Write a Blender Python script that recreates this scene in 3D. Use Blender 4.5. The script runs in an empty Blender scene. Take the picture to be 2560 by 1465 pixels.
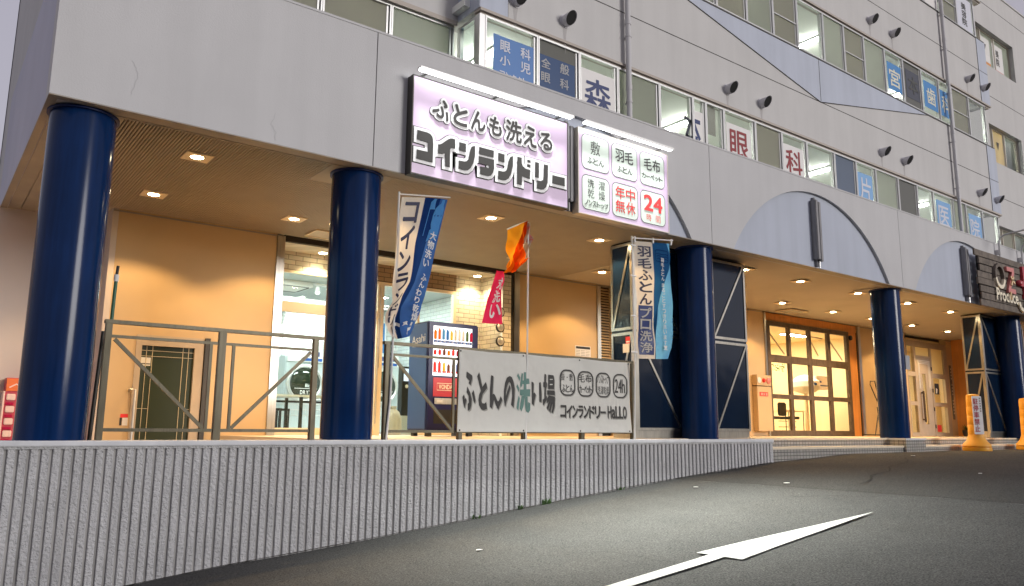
import bpy, bmesh, math, random
from mathutils import Vector, Matrix
random.seed(7)
S = bpy.context.scene
COL = S.collection
rad = math.radians

# ------------------------------------------------------------------ camera
cam = bpy.data.cameras.new('camera'); cam_o = bpy.data.objects.new('camera', cam); COL.objects.link(cam_o)
cam.sensor_width = 36.0; cam.lens = 36.0 * 1960.6 / 2560; cam.clip_start = 0.05; cam.clip_end = 500
def cam_matrix(pos, yaw, pitch, roll):
    cy, sy, cp, sp = math.cos(yaw), math.sin(yaw), math.cos(pitch), math.sin(pitch)
    f = Vector((sy*cp, cy*cp, sp)); r0 = Vector((cy, -sy, 0)); u0 = r0.cross(f)
    c, s = math.cos(roll), math.sin(roll)
    r = c*r0 + s*u0; u = -s*r0 + c*u0
    m = Matrix.Identity(4)
    for i in range(3):
        m[i][0] = r[i]; m[i][1] = u[i]; m[i][2] = -f[i]; m[i][3] = pos[i]
    return m
cam_o.matrix_world = cam_matrix((0, -8.16, 0.125), rad(37.192), rad(9.836), rad(0.457))
S.camera = cam_o
S.render.resolution_x, S.render.resolution_y = 1024, 586

# ------------------------------------------------------------------ dusk sky, low soft sun, exposure
SUN_EL, SUN_AZ = 11.0, 155.0      # azimuth clockwise from +Y
w = bpy.data.worlds.new('World'); S.world = w; w.use_nodes = True
nt = w.node_tree; nt.nodes.clear()
out = nt.nodes.new('ShaderNodeOutputWorld'); bg = nt.nodes.new('ShaderNodeBackground')
sky = nt.nodes.new('ShaderNodeTexSky'); sky.sky_type = 'NISHITA'; sky.sun_disc = False
sky.sun_elevation = rad(SUN_EL); sky.sun_rotation = rad(SUN_AZ)
sky.air_density = 1.0; sky.dust_density = 2.0; sky.ozone_density = 3.0
mixw = nt.nodes.new('ShaderNodeMix'); mixw.data_type = 'RGBA'; mixw.inputs[0].default_value = 0.82
tcw = nt.nodes.new('ShaderNodeTexCoord'); sepw = nt.nodes.new('ShaderNodeSeparateXYZ')
rampw = nt.nodes.new('ShaderNodeValToRGB')          # thin dusk overcast: pinkish low, lavender high
rampw.color_ramp.elements[0].position = 0.0; rampw.color_ramp.elements[0].color = (4.7, 4.3, 4.5, 1)
rampw.color_ramp.elements[1].position = 0.75; rampw.color_ramp.elements[1].color = (3.8, 3.55, 4.25, 1)
nt.links.new(tcw.outputs['Generated'], sepw.inputs[0]); nt.links.new(sepw.outputs['Z'], rampw.inputs[0])
nt.links.new(sky.outputs[0], mixw.inputs[6]); nt.links.new(rampw.outputs[0], mixw.inputs[7])
nt.links.new(mixw.outputs[2], bg.inputs[0]); bg.inputs[1].default_value = 0.12
nt.links.new(bg.outputs[0], out.inputs[0])
sun = bpy.data.lights.new('sun', 'SUN'); sun_o = bpy.data.objects.new('sun', sun); COL.objects.link(sun_o)
sun.energy = 1.75; sun.angle = rad(18); sun.color = (1.0, 0.965, 0.93)
d = Vector((math.sin(rad(SUN_AZ))*math.cos(rad(SUN_EL)), math.cos(rad(SUN_AZ))*math.cos(rad(SUN_EL)), math.sin(rad(SUN_EL))))
sun_o.rotation_euler = d.to_track_quat('Z', 'Y').to_euler(); sun_o.location = (20, -30, 12)
S.view_settings.view_transform = 'Standard'; S.view_settings.look = 'None'
S.view_settings.exposure = 0.0; S.view_settings.gamma = 1.0
S.render.engine = 'CYCLES'
S.cycles.use_denoising = True
S.cycles.max_bounces = 8; S.cycles.diffuse_bounces = 4; S.cycles.glossy_bounces = 4
S.cycles.transparent_max_bounces = 12; S.cycles.transmission_bounces = 6
S.cycles.sample_clamp_indirect = 6.0; S.cycles.caustics_reflective = False; S.cycles.caustics_refractive = False

# ------------------------------------------------------------------ materials
M = {}
def mat(name, col, rough=0.6, metal=0.0, bump=None, var=None, spec=0.5, coat=0.0, emit=None, es=0.0, streak=None, patch=None):
    m = bpy.data.materials.new(name); m.use_nodes = True; n = m.node_tree; L = n.links
    b = n.nodes['Principled BSDF']
    b.inputs['Base Color'].default_value = (*col, 1); b.inputs['Roughness'].default_value = rough
    b.inputs['Metallic'].default_value = metal; b.inputs['Specular IOR Level'].default_value = spec
    b.inputs['Coat Weight'].default_value = coat; b.inputs['Coat Roughness'].default_value = 0.08
    if emit: b.inputs['Emission Color'].default_value = (*emit, 1); b.inputs['Emission Strength'].default_value = es
    g = n.nodes.new('ShaderNodeNewGeometry')
    def noise(sc, det=3, rough_=0.55, sq=None):
        t = n.nodes.new('ShaderNodeTexNoise'); t.inputs['Scale'].default_value = sc
        t.inputs['Detail'].default_value = det; t.inputs['Roughness'].default_value = rough_
        if sq:
            v = n.nodes.new('ShaderNodeVectorMath'); v.operation = 'MULTIPLY'; v.inputs[1].default_value = sq
            L.new(g.outputs['Position'], v.inputs[0]); L.new(v.outputs[0], t.inputs['Vector'])
        else: L.new(g.outputs['Position'], t.inputs['Vector'])
        return t
    last = None
    def shade(tex, lo, hi, amt):
        nonlocal last
        r = n.nodes.new('ShaderNodeMapRange'); r.inputs[1].default_value = lo; r.inputs[2].default_value = hi
        r.inputs[3].default_value = 1 - amt; r.inputs[4].default_value = 1 + amt * 0.6
        L.new(tex.outputs['Fac'], r.inputs[0])
        v = n.nodes.new('ShaderNodeVectorMath'); v.operation = 'SCALE'
        if last is None: v.inputs[0].default_value = col
        else: L.new(last, v.inputs[0])
        L.new(r.outputs[0], v.inputs['Scale']); last = v.outputs[0]
    if var: shade(noise(var[0]), 0.3, 0.7, var[1])
    if patch: shade(noise(patch[0], 5, 0.6), 0.3, 0.7, patch[1])
    if streak: shade(noise(streak[0], 4, 0.6, (3.0, 3.0, 0.22)), 0.35, 0.62, streak[1])
    if last is not None: L.new(last, b.inputs['Base Color'])
    if bump:
        t = noise(bump[0], bump[3] if len(bump) > 3 else 4, 0.6); bp = n.nodes.new('ShaderNodeBump')
        bp.inputs['Strength'].default_value = bump[1]; bp.inputs['Distance'].default_value = bump[2]
        L.new(t.outputs['Fac'], bp.inputs['Height']); L.new(bp.outputs[0], b.inputs['Normal'])
    M[name] = m; return m
def brick(name, c1, c2, mortar, bw, bh, ms, rough=0.8, off=0.5, bump=0.5, bias=0.0):
    m = bpy.data.materials.new(name); m.use_nodes = True; n = m.node_tree; L = n.links; b = n.nodes['Principled BSDF']
    b.inputs['Roughness'].default_value = rough
    g = n.nodes.new('ShaderNodeNewGeometry'); s = n.nodes.new('ShaderNodeSeparateXYZ'); L.new(g.outputs['Position'], s.inputs[0])
    a = n.nodes.new('ShaderNodeMath'); a.operation = 'ADD'; L.new(s.outputs['X'], a.inputs[0]); L.new(s.outputs['Y'], a.inputs[1])
    c = n.nodes.new('ShaderNodeCombineXYZ'); L.new(a.outputs[0], c.inputs['X']); L.new(s.outputs['Z'], c.inputs['Y'])
    t = n.nodes.new('ShaderNodeTexBrick'); L.new(c.outputs[0], t.inputs['Vector']); t.offset = off
    t.inputs['Color1'].default_value = (*c1, 1); t.inputs['Color2'].default_value = (*c2, 1); t.inputs['Mortar'].default_value = (*mortar, 1)
    t.inputs['Scale'].default_value = 1; t.inputs['Mortar Size'].default_value = ms; t.inputs['Mortar Smooth'].default_value = 0.2
    t.inputs['Bias'].default_value = bias; t.inputs['Brick Width'].default_value = bw; t.inputs['Row Height'].default_value = bh
    nz = n.nodes.new('ShaderNodeTexNoise'); nz.inputs['Scale'].default_value = 18; L.new(g.outputs['Position'], nz.inputs['Vector'])
    mx = n.nodes.new('ShaderNodeMix'); mx.data_type = 'RGBA'; mx.blend_type = 'MULTIPLY'; mx.inputs[0].default_value = 0.35
    L.new(t.outputs['Color'], mx.inputs[6]); L.new(nz.outputs['Color'], mx.inputs[7]); 
    r = n.nodes.new('ShaderNodeMix'); r.data_type = 'RGBA'; r.inputs[0].default_value = 0.5
    L.new(t.outputs['Color'], r.inputs[6]); L.new(mx.outputs[2], r.inputs[7]); L.new(r.outputs[2], b.inputs['Base Color'])
    bp = n.nodes.new('ShaderNodeBump'); bp.inputs['Strength'].default_value = bump; bp.inputs['Distance'].default_value = 0.01; bp.invert = True
    L.new(t.outputs['Fac'], bp.inputs['Height']); L.new(bp.outputs[0], b.inputs['Normal'])
    M[name] = m
def glass(name, tint=(0.9, 0.95, 0.92), refl=0.08):
    m = bpy.data.materials.new(name); m.use_nodes = True; n = m.node_tree; n.nodes.remove(n.nodes['Principled BSDF'])
    o = n.nodes['Material Output']; t = n.nodes.new('ShaderNodeBsdfTransparent'); t.inputs[0].default_value = (*tint, 1)
    gl = n.nodes.new('ShaderNodeBsdfGlossy'); gl.inputs['Roughness'].default_value = 0.02
    lw = n.nodes.new('ShaderNodeLayerWeight'); pw = n.nodes.new('ShaderNodeMath'); pw.operation = 'POWER'; pw.inputs[1].default_value = 5.0
    ml = n.nodes.new('ShaderNodeMath'); ml.operation = 'MULTIPLY_ADD'; ml.inputs[1].default_value = 0.8; ml.inputs[2].default_value = refl*0.4
    n.links.new(lw.outputs['Facing'], pw.inputs[0]); n.links.new(pw.outputs[0], ml.inputs[0])
    mx = n.nodes.new('ShaderNodeMixShader'); n.links.new(ml.outputs[0], mx.inputs[0])
    n.links.new(t.outputs[0], mx.inputs[1]); n.links.new(gl.outputs[0], mx.inputs[2]); n.links.new(mx.outputs[0], o.inputs[0]); M[name] = m
def frosted(name, col, tr=0.45, gloss=0.12, tcol=None):
    m = bpy.data.materials.new(name); m.use_nodes = True; n = m.node_tree; L = n.links; n.nodes.remove(n.nodes['Principled BSDF'])
    o = n.nodes['Material Output']; df = n.nodes.new('ShaderNodeBsdfDiffuse'); df.inputs[0].default_value = (*col, 1)
    tl = n.nodes.new('ShaderNodeBsdfTranslucent'); tl.inputs[0].default_value = (*(tcol or col), 1)
    gl = n.nodes.new('ShaderNodeBsdfGlossy'); gl.inputs['Roughness'].default_value = 0.05
    a = n.nodes.new('ShaderNodeMixShader'); a.inputs[0].default_value = tr; L.new(df.outputs[0], a.inputs[1]); L.new(tl.outputs[0], a.inputs[2])
    lw = n.nodes.new('ShaderNodeLayerWeight'); pw = n.nodes.new('ShaderNodeMath'); pw.operation = 'POWER'; pw.inputs[1].default_value = 5.0
    fr = n.nodes.new('ShaderNodeMath'); fr.operation = 'MULTIPLY_ADD'; fr.inputs[1].default_value = 0.7; fr.inputs[2].default_value = 0.03
    L.new(lw.outputs['Facing'], pw.inputs[0]); L.new(pw.outputs[0], fr.inputs[0])
    b = n.nodes.new('ShaderNodeMixShader'); L.new(fr.outputs[0], b.inputs[0]); L.new(a.outputs[0], b.inputs[1]); L.new(gl.outputs[0], b.inputs[2])
    L.new(b.outputs[0], o.inputs[0]); M[name] = m
def cloth(name, col, tr=0.35):
    m = bpy.data.materials.new(name); m.use_nodes = True; n = m.node_tree; L = n.links; n.nodes.remove(n.nodes['Principled BSDF'])
    g = n.nodes.new('ShaderNodeNewGeometry'); w_ = n.nodes.new('ShaderNodeTexNoise'); w_.inputs['Scale'].default_value = 14; L.new(g.outputs['Position'], w_.inputs['Vector'])
    bp = n.nodes.new('ShaderNodeBump'); bp.inputs['Strength'].default_value = 0.35; bp.inputs['Distance'].default_value = 0.02; L.new(w_.outputs['Fac'], bp.inputs['Height'])
    df = n.nodes.new('ShaderNodeBsdfDiffuse'); df.inputs[0].default_value = (*col, 1); tl = n.nodes.new('ShaderNodeBsdfTranslucent'); tl.inputs[0].default_value = (*col, 1)
    L.new(bp.outputs[0], df.inputs['Normal']); L.new(bp.outputs[0], tl.inputs['Normal'])
    a = n.nodes.new('ShaderNodeMixShader'); a.inputs[0].default_value = tr; L.new(df.outputs[0], a.inputs[1]); L.new(tl.outputs[0], a.inputs[2]); L.new(a.outputs[0], n.nodes['Material Output'].inputs[0]); M[name] = m
def emis(name, col, s):
    m = bpy.data.materials.new(name); m.use_nodes = True; n = m.node_tree; n.nodes.remove(n.nodes['Principled BSDF'])
    e = n.nodes.new('ShaderNodeEmission'); e.inputs[0].default_value = (*col, 1); e.inputs[1].default_value = s
    n.links.new(e.outputs[0], n.nodes['Material Output'].inputs[0]); M[name] = m

mat('facade', (0.54, 0.535, 0.54), 0.75, bump=(60, 0.35, 0.008), var=(0.9, 0.04), streak=(1.0, 0.03))
mat('facade_up', (0.53, 0.52, 0.51), 0.75, bump=(45, 0.2, 0.006), var=(0.8, 0.04), streak=(1.0, 0.035))
mat('blue_panel', (0.44, 0.475, 0.56), 0.6, bump=(40, 0.15, 0.004), var=(0.8, 0.05), streak=(1.2, 0.05))
mat('side_paint', (0.47, 0.48, 0.58), 0.7, bump=(40, 0.2, 0.006), var=(0.8, 0.08))
mat('joint', (0.06, 0.055, 0.055), 0.9)
mat('stain', (0.42, 0.405, 0.40), 0.8)
mat('hairline', (0.46, 0.455, 0.465), 0.8)
mat('soil', (0.035, 0.032, 0.024), 0.95, var=(40, .5))
mat('soffit', (0.43, 0.38, 0.31), 0.7, var=(0.8, 0.08))
mat('slat_gap_shade', (0.05, 0.038, 0.028), 0.9)
mat('added_ridge_dark', (0.03, 0.035, 0.03), 0.95)
mat('slat', (0.35, 0.29, 0.215), 0.55, var=(3, 0.06))
mat('trim', (0.34, 0.30, 0.25), 0.6, var=(1.5, 0.15))
mat('dark_gap', (0.03, 0.025, 0.02), 0.9)
mat('beige', (0.58, 0.41, 0.225), 0.6, bump=(120, 0.2, 0.003), var=(1.2, 0.05))
mat('pinkwall', (0.60, 0.52, 0.47), 0.7, bump=(120, 0.2, 0.003), var=(1.0, 0.05))
mat('orange', (0.62, 0.25, 0.05), 0.55, var=(2, 0.08), streak=(4, 0.1))
mat('steel', (0.55, 0.52, 0.46), 0.28, 1.0, var=(3, 0.1), streak=(9, 0.12))
mat('rail_steel', (0.085, 0.076, 0.056), 0.42, 1.0, var=(4, 0.12), streak=(14, 0.15))
mat('alu', (0.62, 0.62, 0.61), 0.35, 0.7)
mat('alu_warm', (0.55, 0.50, 0.43), 0.45, 0.3)
mat('header', (0.42, 0.37, 0.32), 0.6)
mat('pillar', (0.004, 0.022, 0.088), 0.16, spec=0.16, var=(1.5, 0.15), streak=(5, 0.18))
mat('teal_panel', (0.004, 0.013, 0.034), 0.14, bump=(2.0, 0.16, 0.04, 1), coat=0.0, spec=0.5, var=(2, 0.2))
mat('concrete', (0.62, 0.62, 0.625), 0.75, bump=(34, 1.0, 0.04, 4), var=(2.2, 0.10), streak=(2.5, 0.12))
mat('groove', (0.42, 0.41, 0.40), 0.9, var=(3, 0.2), streak=(6, 0.25))
mat('cap', (0.68, 0.69, 0.71), 0.7, bump=(60, 0.2, 0.004), var=(3, 0.12))
mat('deck', (0.66, 0.55, 0.42), 0.55, var=(2, 0.12))
mat('nosing', (0.76, 0.66, 0.50), 0.5, var=(5, 0.08))
brick('tile', (0.42, 0.40, 0.36), (0.34, 0.33, 0.30), (0.07, 0.065, 0.06), 0.095, 0.06, 0.006, 0.5, off=0.0, bump=0.4)
brick('white_brick', (0.74, 0.68, 0.56), (0.58, 0.52, 0.42), (0.30, 0.26, 0.20), 0.26, 0.085, 0.007, 0.8)
brick('room_brick', (0.80, 0.82, 0.80), (0.70, 0.73, 0.71), (0.42, 0.45, 0.44), 0.26, 0.085, 0.006, 0.7)
brick('brown_brick', (0.36, 0.24, 0.14), (0.28, 0.18, 0.10), (0.09, 0.06, 0.04), 0.26, 0.085, 0.007, 0.8)
mat('cream', (0.78, 0.64, 0.44), 0.5)
mat('door_wood', (0.46, 0.37, 0.28), 0.6, var=(4, 0.08))
mat('dark_glass', (0.020, 0.028, 0.016), 0.06, spec=0.7)
mat('white', (0.86, 0.86, 0.86), 0.5)
mat('offwhite', (0.70, 0.69, 0.66), 0.6)
mat('cardwhite', (0.74, 0.72, 0.70), 0.55)
mat('black', (0.012, 0.012, 0.012), 0.5)
mat('ink', (0.02, 0.018, 0.016), 0.6)
mat('ink_grey', (0.045, 0.048, 0.045), 0.6)
mat('letter_shadow', (0.30, 0.29, 0.26), 0.7)
mat('navy', (0.008, 0.025, 0.13), 0.5)
mat('navy_ink', (0.012, 0.014, 0.055), 0.6)
mat('red_ink', (0.24, 0.004, 0.010), 0.5)
mat('sign_red', (0.75, 0.03, 0.03), 0.5)
mat('sign_pink', (0.72, 0.56, 0.76), 0.35, spec=0.4)
mat('sign_mint', (0.70, 0.80, 0.71), 0.35, spec=0.4)
mat('teal_ink', (0.10, 0.21, 0.18), 0.6)
mat('banner', (0.62, 0.61, 0.56), 0.65, bump=(4.5, 0.35, 0.03, 2), var=(2.0, 0.05))
mat('wood', (0.10, 0.065, 0.04), 0.75, bump=(30, 0.3, 0.004), var=(6, 0.3), streak=(9, 0.2))
mat('board', (0.16, 0.13, 0.105), 0.8, bump=(25, 0.5, 0.006), var=(7, 0.4))
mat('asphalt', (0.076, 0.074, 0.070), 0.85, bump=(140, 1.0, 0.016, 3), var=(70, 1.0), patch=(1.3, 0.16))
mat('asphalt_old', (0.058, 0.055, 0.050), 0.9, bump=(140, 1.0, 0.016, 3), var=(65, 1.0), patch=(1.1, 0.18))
mat('crack', (0.014, 0.012, 0.010), 0.95)
mat('paint_white', (0.52, 0.515, 0.49), 0.7, bump=(120, 0.4, 0.004), var=(9, 0.16), patch=(34, 0.22))
mat('yellow', (0.80, 0.36, 0.02), 0.45, var=(4, 0.06))
mat('green_pole', (0.02, 0.11, 0.06), 0.4)
mat('grey_plastic', (0.35, 0.35, 0.36), 0.5)
mat('dark_metal', (0.06, 0.055, 0.05), 0.5, 0.5)
mat('lamp_grey', (0.22, 0.215, 0.225), 0.5, 0.3, streak=(9, 0.2))
mat('vent', (0.52, 0.51, 0.53), 0.5)
mat('pipe', (0.50, 0.49, 0.50), 0.45)
mat('vm_navy', (0.012, 0.014, 0.085), 0.3, spec=0.3)
mat('vm_side', (0.035, 0.085, 0.27), 0.35, spec=0.3)
mat('door_green', (0.032, 0.042, 0.022), 0.3, spec=0.3)
mat('glazing', (0.50, 0.43, 0.29), 0.5)
mat('vm_red', (0.42, 0.012, 0.02), 0.4)
cloth('orange_cloth', (0.90, 0.36, 0.02))
cloth('orange_cloth2', (0.78, 0.13, 0.01))
cloth('pink_cloth', (0.62, 0.03, 0.11))
cloth('pale_cloth', (0.50, 0.42, 0.34))
cloth('flag_white', (0.70, 0.66, 0.60))
cloth('flag_navy', (0.010, 0.035, 0.16))
cloth('flag_blue', (0.045, 0.13, 0.42))
cloth('flag_sky', (0.10, 0.32, 0.68))
cloth('flag_deep', (0.02, 0.10, 0.26))
cloth('flag_cyan', (0.18, 0.50, 0.80))
mat('room_white', (0.78, 0.82, 0.80), 0.7)
mat('room_ceiling', (0.76, 0.77, 0.73), 0.8)
mat('office_wall', (0.66, 0.66, 0.60), 0.8)
mat('blind', (0.35, 0.33, 0.29), 0.7)
mat('win_blue', (0.05, 0.17, 0.44), 0.45)
mat('win_blue_dark', (0.02, 0.06, 0.16), 0.25)
mat('win_blue_pale', (0.20, 0.40, 0.68), 0.45)
mat('win_blue_mid', (0.04, 0.22, 0.52), 0.45)
mat('sticker_text', (0.62, 0.63, 0.70), 0.5)
mat('cream_text', (0.72, 0.70, 0.56), 0.5)
mat('grey_sign', (0.05, 0.055, 0.07), 0.2)
mat('shop_wall', (0.82, 0.70, 0.48), 0.7, var=(0.8, 0.06))
mat('shop_floor', (0.55, 0.42, 0.25), 0.5)
mat('notice_yellow', (0.85, 0.62, 0.10), 0.6)
mat('machine_grey', (0.52, 0.58, 0.60), 0.35, 0.2)
mat('capsule_orange', (0.80, 0.16, 0.02), 0.4)
mat('capsule_red', (0.52, 0.05, 0.08), 0.4)
mat('capsule_pale', (0.85, 0.62, 0.55), 0.3)
mat('leaf', (0.07, 0.14, 0.04), 0.7)
mat('gold', (0.85, 0.62, 0.35), 0.35, 0.4)
mat('cream_letter', (0.85, 0.76, 0.58), 0.5)
mat('rose', (0.60, 0.20, 0.18), 0.4, 0.2)
mat('red_letter', (0.45, 0.03, 0.05), 0.4)
glass('glass', (.95,.97,.95)); glass('glass_green', (0.92, 0.97, 0.95)); glass('glass_warm', (0.98, 0.96, 0.90))
frosted('frost_olive', (0.42, 0.415, 0.34), 0.5)
frosted('frost_green', (0.48, 0.50, 0.43), 0.6)
frosted('frost_lit', (0.55, 0.57, 0.51), 0.7)
frosted('frost_blue', (0.20, 0.24, 0.31), 0.3)
frosted('frost_grey', (0.21, 0.21, 0.19), 0.3)
frosted('sheer', (0.85, 0.72, 0.45), 0.6)
emis('tube', (0.97, 1.0, 0.93), 88); emis('led', (0.96, 0.99, 1.0), 12)
emis('dl_warm', (1.0, 0.84, 0.52), 60); emis('panel_white', (0.93, 1.0, 0.98), 90); emis('panel_warm', (1.0, 0.90, 0.66), 115)
emis('vm_screen', (1.0, 0.97, 0.97), 2.2); emis('screen', (0.8, 0.88, 1.0), 1.6); emis('green_led', (0.1, 0.9, 0.2), 1.5); emis('spot_white', (1, 0.98, 0.92), 12)
emis('sign_glow', (1.0, 0.78, 0.45), 0.55)

# ------------------------------------------------------------------ mesh helpers
def wloc(o):
    v = Vector((0, 0, 0))
    while o: v += o.location; o = o.parent
    return v
def tag(o, label=None, cat=None, group=None, kind=None):
    if label: o['label'] = label
    if cat: o['category'] = cat
    if group: o['group'] = group
    if kind: o['kind'] = kind
    return o
def thing(name, label, cat, loc, group=None):
    o = bpy.data.objects.new(name, None); o.empty_display_size = 0.1; o.location = loc; COL.objects.link(o)
    return tag(o, label, cat, group)
class MB:
    def __init__(s): s.v = []; s.f = []; s.mi = []; s.cur = 0; s.mats = []; s.pieces = []
    def use(s, name):
        if name not in s.mats: s.mats.append(name)
        s.cur = s.mats.index(name); return s
    def add(s, vs, fs):
        o = len(s.v); s.pieces.append(len(s.f)); s.v += [tuple(p) for p in vs]
        for f in fs: s.f.append([o+i for i in f]); s.mi.append(s.cur)
        return s
    def box(s, x0, x1, y0, y1, z0, z1):
        v = [(x0,y0,z0),(x1,y0,z0),(x1,y1,z0),(x0,y1,z0),(x0,y0,z1),(x1,y0,z1),(x1,y1,z1),(x0,y1,z1)]
        return s.add(v, [(0,3,2,1),(4,5,6,7),(0,1,5,4),(1,2,6,5),(2,3,7,6),(3,0,4,7)])
    def prism_xz(s, pts, y0, y1, caps=True):          # polygon in x,z (ccw seen from -y)
        n = len(pts); v = [(x, y0, z) for x, z in pts] + [(x, y1, z) for x, z in pts]
        f = [tuple(range(n)), tuple(range(2*n-1, n-1, -1))] if caps else []
        return s.add(v, f + [(i, i+n, (i+1) % n + n, (i+1) % n) for i in range(n)])
    def prism_yz(s, pts, x0, x1):
        n = len(pts); v = [(x0, y, z) for y, z in pts] + [(x1, y, z) for y, z in pts]
        return s.add(v, [tuple(range(n)), tuple(range(2*n-1, n-1, -1))] + [(i, i+n, (i+1) % n + n, (i+1) % n) for i in range(n)])
    def prism_xy(s, pts, z0, z1):
        n = len(pts); v = [(x, y, z0) for x, y in pts] + [(x, y, z1) for x, y in pts]
        return s.add(v, [tuple(range(n-1, -1, -1)), tuple(range(n, 2*n))] + [(i, (i+1) % n, (i+1) % n + n, i+n) for i in range(n)])
    def poly_xz(s, pts, y): return s.add([(x, y, z) for x, z in pts], [tuple(range(len(pts)))])
    def bar(s, a, b, wx, wy=None):                    # rectangular bar between two points
        a, b = Vector(a), Vector(b); wy = wy or wx; d = (b-a).normalized()
        u = d.cross(Vector((0, 1, 0)));
        if u.length < 0.05: u = d.cross(Vector((1, 0, 0)))
        u.normalize(); q = d.cross(u)
        v = [p + u*i*wx/2 + q*j*wy/2 for p in (a, b) for i, j in ((-1,-1),(1,-1),(1,1),(-1,1))]
        return s.add(v, [(0,1,2,3),(7,6,5,4),(0,4,5,1),(1,5,6,2),(2,6,7,3),(3,7,4,0)])
    def tube(s, pts, r, n=12, cap=True):
        pts = [Vector(p) for p in pts]; rr = r if isinstance(r, (list, tuple)) else [r]*len(pts); rings = []; o = []
        ref = None
        for i, p in enumerate(pts):
            d = (pts[min(i+1, len(pts)-1)] - pts[max(i-1, 0)]).normalized()
            if ref is None: ref = Vector((0, 0, 1)) if abs(d.z) < 0.9 else Vector((1, 0, 0))
            u = (ref - d*ref.dot(d)).normalized(); q = d.cross(u); ref = u
            o += [p + (u*math.cos(2*math.pi*k/n) + q*math.sin(2*math.pi*k/n))*rr[i] for k in range(n)]
        f = []
        for i in range(len(pts)-1):
            for k in range(n): f.append((i*n+k, i*n+(k+1) % n, (i+1)*n+(k+1) % n, (i+1)*n+k))
        if cap: f += [tuple(range(n-1, -1, -1)), tuple(range((len(pts)-1)*n, len(pts)*n))]
        return s.add(o, f)
    def lathe(s, prof, c, axis='z', n=32, caps=True):            # prof: (radius, height)
        o = []
        for r, h in prof:
            for k in range(n):
                a = 2*math.pi*k/n; x, y = r*math.cos(a), r*math.sin(a)
                p = (x, y, h) if axis == 'z' else ((x, h, y) if axis == 'y' else (h, x, y))
                o.append((c[0]+p[0], c[1]+p[1], c[2]+p[2]))
        f = [(i*n+k, i*n+(k+1) % n, (i+1)*n+(k+1) % n, (i+1)*n+k) for i in range(len(prof)-1) for k in range(n)]
        if caps and prof[0][0] > 1e-6: f.append(tuple(range(n-1, -1, -1)))
        if caps and prof[-1][0] > 1e-6: f.append(tuple(range((len(prof)-1)*n, len(prof)*n)))
        return s.add(o, f)
    def sphere(s, c, r, n=14):
        return s.lathe([(r*math.sin(math.pi*i/(n//2)) + (1e-7 if i in (0, n//2) else 0), -r*math.cos(math.pi*i/(n//2))) for i in range(n//2+1)], c, 'z', n)
    def build(s, name, m=None, parent=None, smooth=False, bevel=0.0):
        if not s.mats: s.mats = [m]; 
        me = bpy.data.meshes.new(name); off = wloc(parent) if parent else Vector((0, 0, 0))
        me.from_pydata([tuple(Vector(p) - off) for p in s.v], [], s.f); me.update()
        for k in s.mats: me.materials.append(M[k])
        me.polygons.foreach_set('material_index', s.mi)
        bm = bmesh.new(); bm.from_mesh(me)
        if bevel: bmesh.ops.bevel(bm, geom=[e for e in bm.edges if len(e.link_faces) == 2 and e.calc_face_angle(0) > 0.6], offset=bevel, segments=2, affect='EDGES', clamp_overlap=True)
        if s.closed(): bmesh.ops.recalc_face_normals(bm, faces=bm.faces)
        bm.to_mesh(me); bm.free()
        if smooth:
            me.polygons.foreach_set('use_smooth', [True]*len(me.polygons)); me.set_sharp_from_angle(angle=rad(38))
        o = bpy.data.objects.new(name, me); COL.objects.link(o)
        if parent: o.parent = parent
        return o
    def each(s, name, m=None, parent=None, **k):          # every added shape becomes an object of its own
        r = []; starts = s.pieces + [len(s.f)]
        for a, b in zip(starts, starts[1:]):
            q = MB(); ids = sorted({i for f in s.f[a:b] for i in f}); mp = {i: j for j, i in enumerate(ids)}
            q.v = [s.v[i] for i in ids]; q.f = [[mp[i] for i in f] for f in s.f[a:b]]; q.mi = [0]*(b-a); q.mats = [m or s.mats[s.mi[a]]]
            r.append(q.build(name, None, parent, **k))
        return r
    def closed(s): return getattr(s, 'fix', True)
def flat():
    m = MB(); m.fix = False; return m
def copy_tree(o, parent=None):
    c = o.copy(); COL.objects.link(c)
    if parent: c.parent = parent
    for ch in list(o.children): copy_tree(ch, c)
    return c
def struct(o): o['kind'] = 'structure'; return o

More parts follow.
